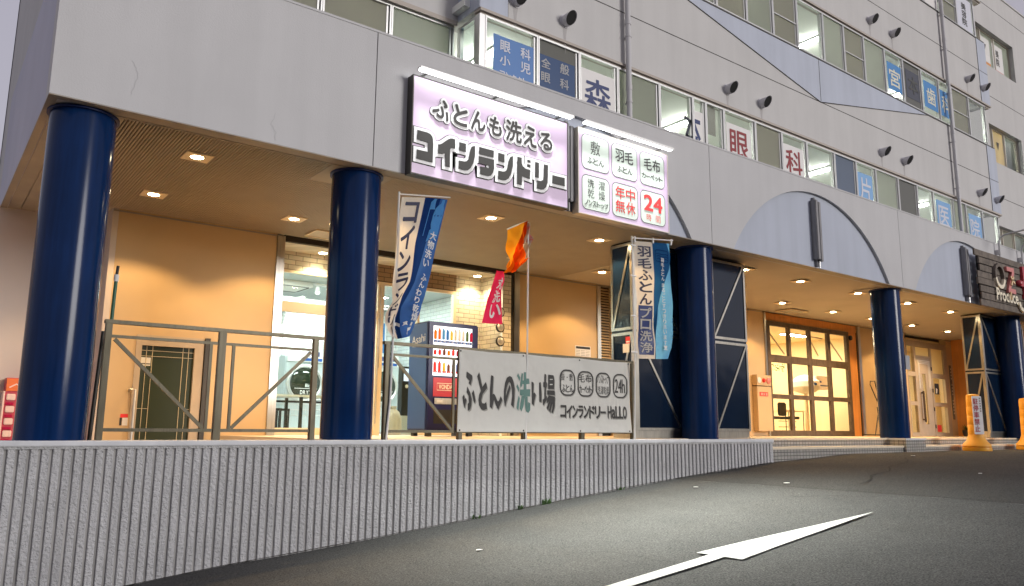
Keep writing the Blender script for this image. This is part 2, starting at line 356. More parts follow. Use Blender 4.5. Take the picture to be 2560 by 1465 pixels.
_gc = {}
def glyph(ch, bold=0.0):
    k = (ch, bold)
    if k in _gc: return _gc[k]
    c = bpy.data.curves.new('glyph', 'FONT'); c.body = ch; c.offset = bold; c.resolution_u = 3
    o = bpy.data.objects.new('glyph', c); COL.objects.link(o)
    dg = bpy.context.evaluated_depsgraph_get(); dg.update()
    me = bpy.data.meshes.new_from_object(o.evaluated_get(dg))
    vs = [(v.co.x, v.co.y) for v in me.vertices]; fs = [tuple(p.vertices) for p in me.polygons]
    bpy.data.objects.remove(o); bpy.data.curves.remove(c); bpy.data.meshes.remove(me)
    _gc[k] = (vs, fs); return _gc[k]
def text(mb, body, x0, x1, z0, z1, fn, bold=0.02, grow=None, rot=0.0, order=None):
    """lay the glyph in the box; fn(x, z) -> 3-D point. bold / grow thicken the strokes by layering shifted copies, each a hair in front of the last"""
    vs, fs = glyph(body, 0.0)
    if not vs: return
    ax, bx = min(v[0] for v in vs), max(v[0] for v in vs); az, bz = min(v[1] for v in vs), max(v[1] for v in vs)
    sx, sz = (x1-x0)/(bx-ax+1e-9), (z1-z0)/(bz-az+1e-9)
    cx, cz = (x0+x1)/2, (z0+z1)/2; c, s_ = math.cos(rot), math.sin(rot)
    R_ = bold*0.55 + (grow or 0); n = 14 if grow else 6
    sh = [(0, 0)] + ([(R_*math.cos(2*math.pi*k/n), R_*math.sin(2*math.pi*k/n)) for k in range(n)] if R_ > 0.004 else [])
    if grow: sh += [(R_*.5*math.cos(2*math.pi*k/8), R_*.5*math.sin(2*math.pi*k/8)) for k in range(8)]
    for q, (dx, dz) in enumerate(sh):
        o = []
        for vx, vz in vs:
            x = x0 + (vx+dx-ax)*sx - cx; z = z0 + (vz+dz-az)*sz - cz
            p = fn(cx + c*x - s_*z, cz + s_*x + c*z); o.append((p[0], p[1] - .00035*q, p[2]))
        mb.add(o, fs)
def onY(y): return lambda x, z: (x, y, z)
def vtext(mb, body, x0, x1, ztop, zbot, fn, bold=0.03, fill=0.9):
    n = len(body); h = (ztop-zbot)/n
    for i, ch in enumerate(body):
        if ch in ' \u3000': continue
        zt = ztop - i*h; wd = x1-x0; a, b = 1.0, 1.0
        if ch in 'っいー・': a = 0.7
        cx = (x0+x1)/2; cz = zt - h/2
        text(mb, ch, cx-wd/2*a, cx+wd/2*a, cz-h*fill/2, cz+h*fill/2, fn, bold)
def grown(pts, off):
    """the outline of a closed polygon grown outward by off, as verts and faces"""
    c = bpy.data.curves.new('outline', 'CURVE'); c.dimensions = '2D'; c.fill_mode = 'BOTH'; sp = c.splines.new('POLY')
    sp.points.add(len(pts)-1); sp.use_cyclic_u = True
    for i, (x, z) in enumerate(pts): sp.points[i].co = (x, z, 0, 1)
    c.offset = off; o = bpy.data.objects.new('outline', c); COL.objects.link(o)
    dg = bpy.context.evaluated_depsgraph_get(); dg.update(); me = bpy.data.meshes.new_from_object(o.evaluated_get(dg))
    r = ([(v.co.x, v.co.y) for v in me.vertices], [tuple(p.vertices) for p in me.polygons])
    bpy.data.objects.remove(o); bpy.data.curves.remove(c); bpy.data.meshes.remove(me)
    return r
def rrect(x0, x1, z0, z1, r, n=6):
    p = []
    for cx, cz, a in ((x1-r, z0+r, -90), (x1-r, z1-r, 0), (x0+r, z1-r, 90), (x0+r, z0+r, 180)):
        p += [(cx + r*math.cos(rad(a + 90*i/n)), cz + r*math.sin(rad(a + 90*i/n))) for i in range(n+1)]
    return p
def ring(mb, pts, wd, fn):                             # closed stroke of width wd along pts
    n = len(pts); i_, o_ = [], []
    for k in range(n):
        a, b = Vector(pts[k-1]), Vector(pts[(k+1) % n]); t = (b-a).normalized(); nn = Vector((t.y, -t.x)); p = Vector(pts[k])
        i_.append(p - nn*wd/2); o_.append(p + nn*wd/2)
    v = [fn(*p) for p in i_] + [fn(*p) for p in o_]
    mb.add(v, [(k, k+n, (k+1) % n + n, (k+1) % n) for k in range(n)])
def stroke(mb, pts, wd, fn):
    n = len(pts); v = []
    for k in range(n):
        a, b = Vector(pts[max(k-1, 0)]), Vector(pts[min(k+1, n-1)]); t = (b-a).normalized(); nn = Vector((-t.y, t.x))*wd/2; p = Vector(pts[k])
        v += [fn(*(p-nn)), fn(*(p+nn))]
    mb.add(v, [(2*k, 2*k+2, 2*k+3, 2*k+1) for k in range(n-1)])

# ================================================================== ground
RX = [-60, -20, -6, 0, 1.789, 2.619, 3.448, 4.39, 5.474, 6.22, 8.399, 9.579, 11.812, 14.379, 18, 90]
RZ = [-3.2, -2.4, -1.75, -1.48, -1.327, -1.235, -1.166, -1.08, -.975, -.895, -.68, -.575, -.40, -.29, -.275, -.26]
def gz(x):
    for i in range(len(RX)-1):
        if x <= RX[i+1]:
            t = (x-RX[i])/(RX[i+1]-RX[i]); return RZ[i] + t*(RZ[i+1]-RZ[i])
    return RZ[-1]
def sheet(x0, x1, y0, y1, dz, nx, ny):
    m = flat(); v = []
    for j in range(ny+1):
        for i in range(nx+1):
            x = x0 + (x1-x0)*i/nx; y = y0 + (y1-y0)*j/ny
            v.append((x, y, gz(x) + dz + 0.006*math.sin(x*2.1+y*1.3)*math.sin(y*1.7-x*.6)))
    m.add(v, [(j*(nx+1)+i, j*(nx+1)+i+1, (j+1)*(nx+1)+i+1, (j+1)*(nx+1)+i) for j in range(ny) for i in range(nx)])
    return m
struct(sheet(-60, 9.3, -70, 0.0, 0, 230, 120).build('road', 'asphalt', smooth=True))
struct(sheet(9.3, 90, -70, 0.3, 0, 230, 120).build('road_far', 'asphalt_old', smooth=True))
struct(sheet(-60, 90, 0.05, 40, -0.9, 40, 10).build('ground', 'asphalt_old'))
m = flat(); v = []                                     # added unseen ridge, keeps low reflections in pillars and rails dark
for i in range(41):
    x = -110 + 6*i; hh = 7.5 + 1.6*math.sin(i*1.3) + 1.1*math.sin(i*2.9+1)
    v += [(x, -64, -4), (x, -68, hh), (x, -100, hh*1.1)]
m.add(v, [q for i in range(40) for q in ((3*i, 3*i+3, 3*i+4, 3*i+1), (3*i+1, 3*i+4, 3*i+5, 3*i+2))]); struct(m.build('added_ridge', 'added_ridge_dark'))
m = flat()                                             # seam and cracks in the asphalt
def crackline(pts, wd):
    stroke(m, pts, wd, lambda x, y: (x, y, gz(x) + 0.012))
crackline([(9.30+random.uniform(-.012, .012), -0.02-0.22*i) for i in range(40)], 0.016)
rp = [(9.9, -2.6)]
for i in range(26): rp.append((rp[-1][0] + random.uniform(.1, .32), rp[-1][1] + random.uniform(-.02, .14)))
crackline(rp, 0.022)
rp = [(9.0, -3.3)]
for i in range(10): rp.append((rp[-1][0] + random.uniform(-.12, .06), rp[-1][1] + random.uniform(.06, .12)))
crackline(rp, 0.014)
rp = [(5.0, -2.4)]
for i in range(14): rp.append((rp[-1][0] + random.uniform(-.02, .10), rp[-1][1] + random.uniform(-.10, -.04)))
crackline(rp, 0.008)
o = m.build('road_cracks', 'crack'); struct(o)
# small litter and pale stones on the asphalt
rs = random.Random(4)
for k, (x, y, s_) in enumerate([(9.55, -1.75, .05), (8.7, -.9, .035), (14.2, -1.2, .045), (4.6, -1.6, .03), (11.5, -3.4, .03)]):
    q = MB(); z = gz(x) + .012
    pts = [(x + s_*(1+.4*rs.random())*math.cos(a), y + s_*.6*(1+.4*rs.random())*math.sin(a)) for a in [i*math.pi/3 for i in range(6)]]
    q.prism_xy(pts, z, z+.006)
    tag(q.build('paper_scrap', 'offwhite'), ['crumpled white scrap just past the asphalt seam', 'small pale scrap near the foot of the ribbed wall', 'white scrap on the dark asphalt before the tiled steps', 'tiny pale scrap on the lit asphalt near the wall', 'tiny pale scrap far out on the dark asphalt'][k], 'litter')
# soil and grit along the foot of the wall
m = flat(); rs = random.Random(8); pts = [(-3+.06*i, -.012) for i in range(247)]; v = []
for x, y in pts:
    wd = .012 + .05*max(0, rs.random()-.45); v += [(x, .0, gz(x)+.012), (x, -wd, gz(x)+.009)]
m.add(v, [(2*i, 2*i+1, 2*i+3, 2*i+2) for i in range(len(pts)-1)]); o = m.build('soil_line', 'soil'); struct(o)
# painted arrow
q = flat(); pts = [(8.10, -3.739), (5.674, -3.408), (5.701, -3.543), (4.2, -3.575), (2.2, -3.60), (2.2, -3.745), (4.2, -3.725), (5.709, -3.701), (5.691, -3.878)]
def slab(mb, poly):
    for tri in poly: mb.add([(x, y, gz(x) + .016) for x, y in tri], [tuple(range(len(tri)))])
sh = []
N = 24
for i in range(N):                                      # the head, from its barbs to the tip
    a, b = i/N, (i+1)/N
    def hp(t, top): return ((5.674 if top else 5.691)*(1-t) + 8.10*t, (-3.408 if top else -3.878)*(1-t) - 3.739*t)
    sh.append([hp(a, 0), hp(b, 0), hp(b, 1), hp(a, 1)])
for i in range(N):
    x0, x1 = 1.2 + (5.70-1.2)*i/N, 1.2 + (5.70-1.2)*(i+1)/N
    sh.append([(x0, -3.745+.0095*(x0-1.2)), (x1, -3.745+.0095*(x1-1.2)), (x1, -3.60+.0127*(x1-1.2)), (x0, -3.60+.0127*(x0-1.2))])
slab(q, sh); tag(q.build('road_arrow', 'paint_white'), 'long white arrow painted on the asphalt pointing up the slope', 'road marking')

# ================================================================== the building
SOF = 3.205
PT = 4.953
bld = thing('office_building', 'grey four storey office building with blue pillars and a lit ground floor arcade', 'building', (0, 0, 0))
JX = [0.72, 4.09, 10.39, 16.80, 23.15, 29.5, 35.9]
m = MB()
for i in range(6):
    x0, x1 = JX[i] + (0.006 if i else 0), JX[i+1] - 0.006
    if i == 0: m.prism_xz([(x0, SOF), (x1, SOF), (x1, PT-.03), (x0, PT-.03)], 0.0, 0.26)
    else:
        c = (x0+x1)/2; h, half = 1.48, 2.63; R_ = (half*half+h*h)/(2*h); a0 = math.asin(half/R_)
        arc = [(c + R_*math.sin(-a0 + 2*a0*k/40), SOF + h - R_ + R_*math.cos(-a0 + 2*a0*k/40)) for k in range(41)]
        m.prism_xz([(x0, SOF)] + arc + [(x1, SOF), (x1, PT-.03), (x0, PT-.03)], 0.0, 0.26)
m.each('fascia', 'facade', bld)
m = MB()
for i in range(1, 6): m.box(JX[i]-.006, JX[i]+.006, .012, .25, SOF+.002, PT-.004)
m.each('fascia_joint', 'joint', bld)
for c_ in ([(1.398, 3.727), (1.436, 3.662), (1.461, 3.588), (1.437, 3.47), (1.404, 3.342)], [(2.878, 3.553), (2.837, 3.417), (2.891, 3.337), (2.886, 3.215)]):
    m = flat(); stroke(m, [(a[0]+(b_[0]-a[0])*k/4+.006*math.sin(k*2.3+a[1]*40), a[1]+(b_[1]-a[1])*k/4) for a, b_ in zip(c_, c_[1:]) for k in range(4)], .006, onY(-.0025)); m.build('hairline_crack', 'hairline', bld)
for i in range(1, 6):
    c = (JX[i]+JX[i+1])/2
    MB().box(c-2.72, c+2.72, .060, .255, SOF+.004, SOF+1.55).build('arch_panel', 'blue_panel', bld)
MB().box(.72, .96, .262, 5.3, SOF, 4.98).build('side_parapet', 'side_paint', bld)
MB().box(.71, 36, -.006, .30, PT-.028, PT+.001).build('parapet_cap', 'facade', bld)
MB().box(.962, 36, .262, 1.49, 4.5, 4.62).build('terrace_roof', 'cap', bld)
MB().box(.962, 36, .262, 5.3, SOF+.012, SOF+.2).build('soffit', 'soffit', bld)
# slatted ceiling over the first two bays
MB().box(1.16, 10.30, .235, 3.93, SOF+.009, SOF+.0119).build('slat_shade_sheet', 'slat_gap_shade', bld)  # dark sheet: shade in the gaps between slats put into the colour
m = MB(); x = 1.16
while x < 10.30:
    m.box(x, x+.0205, .235, 3.93, SOF-.008, SOF+.014); x += .034
m.build('slat_ceiling', 'slat', bld)
m = MB()                                               # edge mouldings
m.box(.72, 36, .0, .095, SOF-.012, SOF); m.box(.95, 36, .103, .20, SOF-.006, SOF+.02); m.box(.95, 10.3, .203, .228, SOF-.012, SOF+.02)
m.box(.722, .80, .0952, 5.3, SOF-.012, SOF); m.box(.81, .96, .2282, 5.3, SOF-.006, SOF-.0005); m.box(.97, 1.15, .2283, 5.3, SOF-.004, SOF+.011)
m.each('soffit_edge', 'trim', bld)
m = MB()
for cx in JX[1:5]: m.box(cx-.42, cx+.42, .232, .92, SOF-.011, SOF+.02)
m.box(1.16, 1.42, .232, .92, SOF-.011, SOF+.02)
m.each('pillar_collar', 'trim', bld)
def ceil_hatch(x0, x1, y0, y1):
    m = MB(); m.box(x0, x1, y0, y1, SOF-.022, SOF-.012); h = m.build('ceiling_hatch', 'soffit', bld)
    m = MB(); t = .022
    m.box(x0-t, x1+t, y0-t, y0, SOF-.03, SOF-.011); m.box(x0-t, x1+t, y1, y1+t, SOF-.03, SOF-.011)
    m.box(x0-t, x0, y0, y1, SOF-.03, SOF-.011); m.box(x1, x1+t, y0, y1, SOF-.03, SOF-.011)
    m.build('hatch_frame', 'cream', h)
ceil_hatch(4.80, 5.22, 3.25, 3.70); ceil_hatch(17.6, 18.3, 3.25, 3.72)
# pillars
for cx in (0.98+.1, 4.09, 10.42, 16.80, 23.2):
    p = MB().lathe([(.30, -.7 if cx < 2 else -.02), (.30, SOF-.05), (.297, SOF-.02)], (cx, .42, 0), n=64).build('pillar', 'pillar', bld, smooth=True)
    MB().lathe([(.325, SOF-.035), (.325, SOF-.012)], (cx, .42, 0), n=64).build('pillar_cap', 'navy', p, smooth=True)
    if cx == 16.80:
        MB().box(cx+.09, cx+.27, .118, .130, 1.45, 1.75).build('wall_plate', 'grey_plastic', p)

# ---- deck, sunken entry, steps
struct(MB().box(3.75, 36, .40, 4.9, -.5, -.004).build('walkway', 'deck'))
struct(MB().box(11.83, 36, .36, .40, -.034, -.003).build('walkway_nosing', 'nosing'))
struct(MB().box(.5, 3.75, .40, 6.0, -.9, -.66).build('sunken_floor', 'deck'))
struct(MB().box(-6, .5, .40, 6.0, -1.2, -.70).build('side_yard', 'deck'))
st = thing('entrance_steps', 'low tiled steps with cream nosings along the right shops', 'steps', (11.83, 0, -.2))
m = MB(); m.box(11.82, 29, .385, .42, -.5, -.035); m.each('riser', 'tile', st)
m = MB(); m.box(11.85, 16.38, .03, .39, -.19, -.15); m.box(17.22, 29, .03, .39, -.19, -.15); m.each('tread', 'nosing', st)
m = MB(); m.box(11.82, 16.38, .05, .38, -.6, -.191); m.box(17.22, 29, .05, .38, -.6, -.191); m.each('lower_riser', 'tile', st)
MB().box(16.385, 17.215, -.01, .75, -.6, -.036).build('pillar_block', 'tile', st)
MB().box(16.37, 17.23, -.02, .75, -.035, -.001).build('block_top', 'cap', st)

# ---- ribbed retaining wall
rw = thing('retaining_wall', 'grey roughcast wall with vertical grooves and a smooth pale cap', 'wall', (0.706, 0, -.6))
m = MB(); pts = []; x = 0.706 - 0.0867*90; m2 = flat()
GW, GD = .027, .022
pts.append((x - .05, 0.0))
xs = []
while x < 11.75: xs.append(x); x += 0.0867
prev = xs[0] - .05
for gx in xs:
    m.box(prev, gx-GW/2, 0.0, .06, -3.6, -.085); prev = gx + GW/2
m.box(prev, 11.815, 0.0, .06, -3.6, -.085)
m.build('wall_rib', 'concrete', rw, bevel=0.004)
MB().box(xs[0]-.05, 11.813, GD, .34, -3.6, -.0851).build('wall_core', 'groove', rw)
MB().box(xs[0]-.05, 11.816, -.004, .36, -.085, -.062).build('wall_band', 'concrete', rw)
MB().box(xs[0]-.05, 11.82, -.025, .38, -.062, -.012).build('wall_cap', 'cap', rw, bevel=0.008)
# ---- weeds at the foot of the wall
rs = random.Random(11)
for k, (x, n_, lb) in enumerate([(6.75, 26, 'largest green weed tuft in the joint under the ribbed wall'), (6.35, 10, 'small weed tuft at the wall foot, left of the largest tuft'), (5.65, 8, 'tiny low weed at the wall foot, farthest left'), (8.1, 7, 'tiny weed at the wall foot, farthest right')]):
    m = flat()
    for i in range(n_):
        a = rs.uniform(0, 6.28); l = rs.uniform(.02, .07)*(1 if k else 1.4); bx = x + rs.uniform(-.06, .06); by = -.02 - rs.random()*.03
        p = Vector((bx, by, gz(x))); t = Vector((math.cos(a)*.5, -abs(math.sin(a))*.5, 1)).normalized()*l; s_ = Vector((-math.sin(a), math.cos(a), 0))*.008
        m.add([p-s_, p+s_, p+t*.6+s_*1.4, p+t, p+t*.6-s_*1.4], [(0, 1, 2, 3, 4)])
    tag(m.build('weed_tuft', 'leaf'), lb, 'weed', 'weeds at the foot of the wall')

# ---- ground floor back walls (plane Y = 3.99)
BW = 3.99
m = MB(); m.box(2.10, 2.48, BW, BW+.2, -.66, SOF+.011); m.box(3.50, 4.44, BW, BW+.2, -.66, SOF+.011); m.box(2.48, 3.50, BW, BW+.2, 1.42, SOF+.011)
m.box(9.39, 11.50, BW, BW+.2, -.01, SOF+.011); m.box(11.94, 17.43, BW, BW+.2, -.01, SOF+.011); m.box(22.12, 24.86, BW, BW+.2, -.01, SOF+.011); m.box(27.6, 28.0, BW, BW+.2, -.01, SOF+.011)
m.each('shop_wall', 'beige', bld)
m = MB(); m.box(-4, 2.02, 4.9, 5.1, -.7, SOF+.011); m.box(2.02, 2.099, BW, 5.1, -.66, SOF+.011); m.each('side_wall', 'pinkwall', bld)
m = MB(); m.box(2.03, 4.45, BW-.01, BW, SOF-.035, SOF-.013); m.box(9.39, 17.4, BW-.01, BW, SOF-.035, SOF-.013); m.box(22, 28, BW-.01, BW, SOF-.035, SOF-.013); m.each('wall_top_trim', 'trim', bld)
m = MB(); m.box(28.0, 28.2, 1.2, BW, -.01, SOF+.011); m.build('side_return_wall', 'orange', bld)
m = MB(); m.box(28.2, 36, 1.2, 1.4, -.3, SOF+.011); m.each('shop_wall', 'beige', bld)
def post(x0, x1, y0=BW-.03, y1=BW+.2, z0=-.01, z1=SOF-.02):
    MB().box(x0, x1, y0, y1, z0, z1).build('steel_post', 'steel', bld)
post(4.44, 4.57); post(9.262, 9.392); post(11.50, 11.60); post(17.43, 17.50); post(21.985, 22.12)
m = MB(); m.box(4.57, 9.2, BW, BW+.1, SOF-.085, SOF+.011); m.box(9.205, 9.26, BW-.005, BW+.2, -.01, SOF); m.each('opening_header', 'dark_gap', bld)
# louvre next to the blue casing
m = MB(); m.box(11.60, 11.94, BW+.08, BW+.2, -.01, SOF); lv = m.build('louvre_back', 'dark_gap', bld)
m = MB()
for k in range(52): m.add([(11.601, BW+.0, .1+k*.059), (11.939, BW+.0, .1+k*.059), (11.939, BW+.06, .14+k*.059), (11.601, BW+.06, .14+k*.059), (11.601, BW+.004, .092+k*.059), (11.939, BW+.004, .092+k*.059), (11.939, BW+.064, .132+k*.059), (11.601, BW+.064, .132+k*.059)], [(0,1,2,3), (7,6,5,4), (0,4,5,1), (3,2,6,7)])
m.build('louvre_slat', 'beige', lv)

# ---- left service door
dr = MB(); dr.box(2.48, 2.56, BW-.02, BW+.1, -.66, 1.42); dr.box(3.29, 3.42, BW-.02, BW+.1, -.66, 1.42); dr.box(2.56, 3.29, BW-.02, BW+.1, 1.27, 1.42)
door = dr.build('service_door', 'door_wood', bld)
MB().box(2.56, 3.29, BW+.03, BW+.05, -.66, 1.27).build('door_glass', 'door_green', door)
m = MB()
for x in (2.635, 2.715, 3.135, 3.215): m.box(x-.004, x+.004, BW+.018, BW+.03, -.66, 1.269)
for z in (1.20, 1.12, .37): 
    m.box(2.561, 2.63, BW+.0185, BW+.03, z-.0035, z+.0035); m.box(2.64, 2.71, BW+.0185, BW+.03, z-.0035, z+.0035); m.box(3.22, 3.289, BW+.0185, BW+.03, z-.0035, z+.0035)
    if z > 1: m.box(2.72, 3.13, BW+.0185, BW+.03, z-.0035, z+.0035); m.box(3.14, 3.21, BW+.0185, BW+.03, z-.0035, z+.0035)
m.build('glazing_bar', 'glazing', door)
MB().box(3.43, 3.50, BW-.05, BW+.1, -.66, 1.43).build('door_jamb', 'dark_metal', door)
m = MB(); m.tube([(2.45, BW-.0, .63), (2.45, BW-.12, .63), (2.50, BW-.12, .63), (2.50, BW-.12, -.5)], .018); m.build('door_handle', 'alu', door, smooth=True)
m = flat(); m.use('offwhite').poly_xz([(2.57, .98), (2.70, .98), (2.70, 1.10), (2.57, 1.10)], BW+.026); m.use('black').poly_xz([(2.575, 1.0), (2.695, 1.0), (2.695, 1.015), (2.575, 1.015)], BW+.0255); m.build('door_sticker', None, door)
q = flat(); q.use('sign_red').poly_xz([(2.36, .24), (2.46, .24), (2.46, .29), (2.36, .29)], BW-.004); q.use('cardwhite').poly_xz([(2.39, .13), (2.46, .13), (2.46, .238), (2.39, .238)], BW-.004); q.use('ink').poly_xz([(2.355, .13), (2.385, .13), (2.385, .238), (2.355, .238)], BW-.004)
tag(q.build('wall_sticker', None), 'small red and white sticker on the beige wall beside the service door', 'sticker')

# ---- laundry alcove (recess to Y = 4.70)
AY = 4.70
m = MB(); m.box(4.44, 9.2, BW+.1, AY, 3.12, 3.2); m.build('alcove_ceiling', 'white_brick', bld)
m = MB(); m.box(4.45, 4.57, BW+.2, AY+.1, -.01, 3.12); m.box(9.0, 9.2, BW, AY+.1, -.01, 3.119); m.box(8.36, 9.0, AY, AY+.1, -.01, 3.119); m.box(4.57, 6.62, AY, AY+.1, 2.79, 3.119)
m.each('alcove_wall', 'white_brick', bld)
MB().box(6.62, 8.36, AY-.02, AY+.1, 2.79, 3.119).build('alcove_lintel', 'brown_brick', bld)
MB().box(8.985, 9.0, BW-.006, BW+.05, -.01, 3.1).build('pier_edge', 'white', bld)
m = MB()
m.box(4.57, 6.64, AY-.02, AY+.06, 2.75, 2.789); m.box(4.57, 6.64, AY-.02, AY+.06, 2.07, 2.24); m.box(4.57, 6.64, AY-.02, AY+.06, 0, .115)
m.box(6.64, 6.77, AY-.03, AY+.06, 0, 2.789); m.box(6.77, 8.36, AY-.03, AY+.06, 2.735, 2.789); m.box(7.49, 7.535, AY-.03, AY+.06, 0, 2.735); m.box(8.30, 8.36, AY-.03, AY+.06, 0, 2.735)
m.box(7.535, 8.30, AY-.02, AY+.06, 0, .10)
sf = m.build('shopfront_frame', 'cream', bld)
m = MB(); m.box(4.57, 6.64, AY+.015, AY+.022, 2.24, 2.75); m.box(4.57, 6.64, AY+.015, AY+.022, .115, 2.07); m.box(7.535, 8.30, AY+.015, AY+.022, .10, 2.735); m.box(6.77, 7.49, AY+.015, AY+.022, .06, 2.735)
m.each('shop_glass', 'glass_green', sf)
m = MB(); m.box(6.655, 6.675, AY-.06, AY-.031, .2, 2.1); m.box(6.685, 6.70, AY-.055, AY-.031, 1.2, 2.68); m.each('door_rail', 'alu_warm', sf)
# interior of the laundry
m = MB(); m.box(4.2, 4.44, AY+.1, 8.7, 0, 3.1); m.box(9.21, 9.4, AY+.1, 8.7, 0, 3.1); m.box(4.2, 9.4, 8.6, 8.8, 0, 3.1); m.each('laundry_wall', 'room_brick', bld)
m = MB(); m.box(4.2, 9.4, AY+.1, 8.8, 2.98, 3.1); m.build('laundry_ceiling', 'room_brick', bld)
m = MB(); m.box(4.2, 9.4, AY+.07, 8.8, -.02, .0); m.build('laundry_floor', 'offwhite', bld)

# ---- upper storeys
YU, Y2 = 1.50, 2.125
BX0, BX1 = 6.63, 26.5
bands = [(4.55, 5.33), (6.84, 9.0), (10.42, 12.60), (14.05, 15.9)]
m = MB()
for z0, z1 in bands:
    m.box(BX0, BX1, YU, YU+.24, z0, z1); m.box(BX0, BX0+.24, YU+.24, Y2+.3, z0, z1); m.box(BX1-.24, BX1, YU+.24, Y2+.3, z0, z1)
m.each('bay_band', 'facade_up', bld)
m = MB()
for z0, z1 in bands[:3] + [(14.05, 15.72)]: m.box(1.0, BX0-.002, Y2, Y2+.24, z0, z1)
FW = [(27.95, 30.65, 5.40, 6.87), (27.95, 30.65, 9.12, 10.44), (27.65, 30.75, 12.66, 14.06)]
zc = 4.55
for xa, xb, za, zb in FW:
    m.box(BX1+.002, 46, Y2, Y2+.24, zc, za); m.box(BX1+.002, xa, Y2, Y2+.24, za, zb); m.box(xb, 46, Y2, Y2+.24, za, zb); zc = zb
m.box(BX1+.002, 46, Y2, Y2+.24, zc, 15.72)
m.each('main_wall', 'facade_up', bld)
MB().box(.98, 46.05, Y2-.03, Y2+.30, 15.72, 15.78).build('roof_cap', 'facade_up', bld)
MB().box(1.0, 46, Y2+.25, 12, 15.2, 15.4).build('roof', 'cap', bld)
m = MB(); m.box(1.0, 1.24, Y2+.25, 12, 4.5, 15.6); m.box(45.7, 46, Y2+.25, 12, -.5, 15.6); m.box(1.0, 46, 11.7, 12, -.5, 15.6); m.each('rear_wall', 'facade_up', bld)
m = MB()                                               # thin panel joints
J = .004
for z in (7.89, 11.49): m.box(BX0+.58, BX1-.66, YU-J, YU, z-.008, z+.008); m.box(1.0, BX0, Y2-J, Y2, z-.008, z+.008); m.box(BX1+.002, 46, Y2-J, Y2, z-.008, z+.008)
m.box(BX1+.002, 46, Y2-J, Y2, 15.0, 15.016)
m.each('panel_joint', 'joint', bld)
q = MB(); q.prism_xz([(16.56, 7.90), (22.05, 8.975), (11.05, 8.975)], YU-.010, YU-.0045); tp = q.build('triangle_panel', 'blue_panel', bld)
m = MB(); m.bar((16.56, YU-.009, 7.885), (10.98, YU-.009, 8.99), .015, .012); m.bar((16.56, YU-.009, 7.885), (22.12, YU-.009, 8.99), .015, .012); m.box(16.553, 16.569, YU-.013, YU-.0101, 7.91, 8.98); m.build('panel_edge', 'joint', tp)
m = MB()
for z0, z1 in bands[1:]:
    m.box(25.88, BX1+.004, YU-.014, YU, z0+.002, z1); m.box(BX0-.004, 7.19, YU-.014, YU, z0+.002, z1); m.box(BX0-.014, BX0, YU-.014, Y2, z0+.002, z1)
m.each('blue_strip', 'blue_panel', bld)
m = MB()
for z in (7.89, 11.49): m.box(25.88, BX1+.004, YU-.018, YU-.0145, z-.006, z+.006)
m.box(25.872, 25.88, YU-.012, YU-.004, 6.86, 9.0); m.box(25.872, 25.88, YU-.012, YU-.004, 10.43, 12.59); m.box(7.19, 7.198, YU-.012, YU-.004, 6.86, 9.0)
m.each('panel_joint', 'joint', bld)
m = MB()                                               # window heads and sills
for za, zb in ((6.745, 6.84), (10.325, 10.42), (13.955, 14.05)):
    m.box(BX0+.0, BX1-.0, YU-.03, YU+.16, zb-.05, zb-.001); m.box(BX0+.03, BX1-.05, YU+.02, YU+.16, za, zb-.051)
m.box(1.0, BX0-.035, Y2-.02, Y2+.16, 6.76, 6.839)
m.each('window_head', 'header', bld)
m = MB()
for z in (5.33, 9.0, 12.6): m.box(BX0, BX1-.05, YU-.02, YU+.2, z-.02, z+.012)
m.each('window_sill', 'dark_metal', bld)
m = MB(); m.box(6.632, 6.742, YU-.001, YU+.12, 5.345, 6.744); m.build('corner_post', 'alu', bld)

def window(x0, x1, z0, z1, y, glassmat, frame='alu', bars=(), sash=True):
    m = MB(); t = .03
    m.box(x0+.004, x0+t, y, y+.07, z0, z1); m.box(x1-t, x1-.004, y, y+.07, z0, z1); m.box(x0+t, x1-t, y+.002, y+.07, z0, z0+.035); m.box(x0+t, x1-t, y+.002, y+.07, z1-.035, z1)
    m.box(x1-.075, x1-.045, y+.03, y+.10, z0+.036, z1-.036) if sash else None
    for bz in bars: m.box(x0+t, x1-t, y+.01, y+.05, bz-.012, bz+.012)
    f = m.build('window', frame, bld)
    MB().box(x0+t, x1-t, y+.04, y+.048, z0+.0352, z1-.0352).build('pane', glassmat, f)
    return f
F2 = [6.742, 7.845, 8.797, 9.745, 10.87, 11.85, 12.25, 12.83, 13.90, 14.87, 15.85, 17.01, 17.98, 18.92, 20.05, 21.07, 22.0, 23.19, 24.0, 25.1, 26.24]
G2 = ['glass', 'frost_grey', 'glass', 'frost_green', 'glass', 'glass', 'glass', 'glass', 'frost_olive', 'glass', 'glass', 'frost_blue', 'glass', 'frost_lit', 'frost_grey', 'glass', 'glass', 'frost_green', 'glass', 'glass']
for i, g in enumerate(G2): window(F2[i], F2[i+1], 5.345, 6.744, YU-.008, g)
F3 = [8.6, 9.65, 10.7, 11.7, 12.74, 13.79, 14.78, 15.75, 16.87, 17.81, 18.78, 19.84, 20.82, 21.86, 22.92, 23.74, 24.86, 26.05]
G3 = ['frost_olive', 'frost_green', 'frost_olive', 'frost_green', 'frost_olive', 'frost_green', 'frost_olive', 'glass', 'frost_lit', 'frost_olive', 'frost_lit', 'glass', 'frost_grey', 'glass', 'glass', 'frost_olive', 'glass']
for i, g in enumerate(G3): window(F3[i], F3[i+1], 9.014, 10.324, YU-.008, g, bars=(9.62,) if i in (6, 9, 15) else ())
F4 = [20.6, 21.7, 22.5, 23.55, 24.65, 25.9]
G4 = ['frost_green', 'glass', 'glass', 'frost_olive', 'glass']
for i, g in enumerate(G4): window(F4[i], F4[i+1], 12.614, 13.954, YU-.008, g, bars=(13.2,) if i == 3 else ())
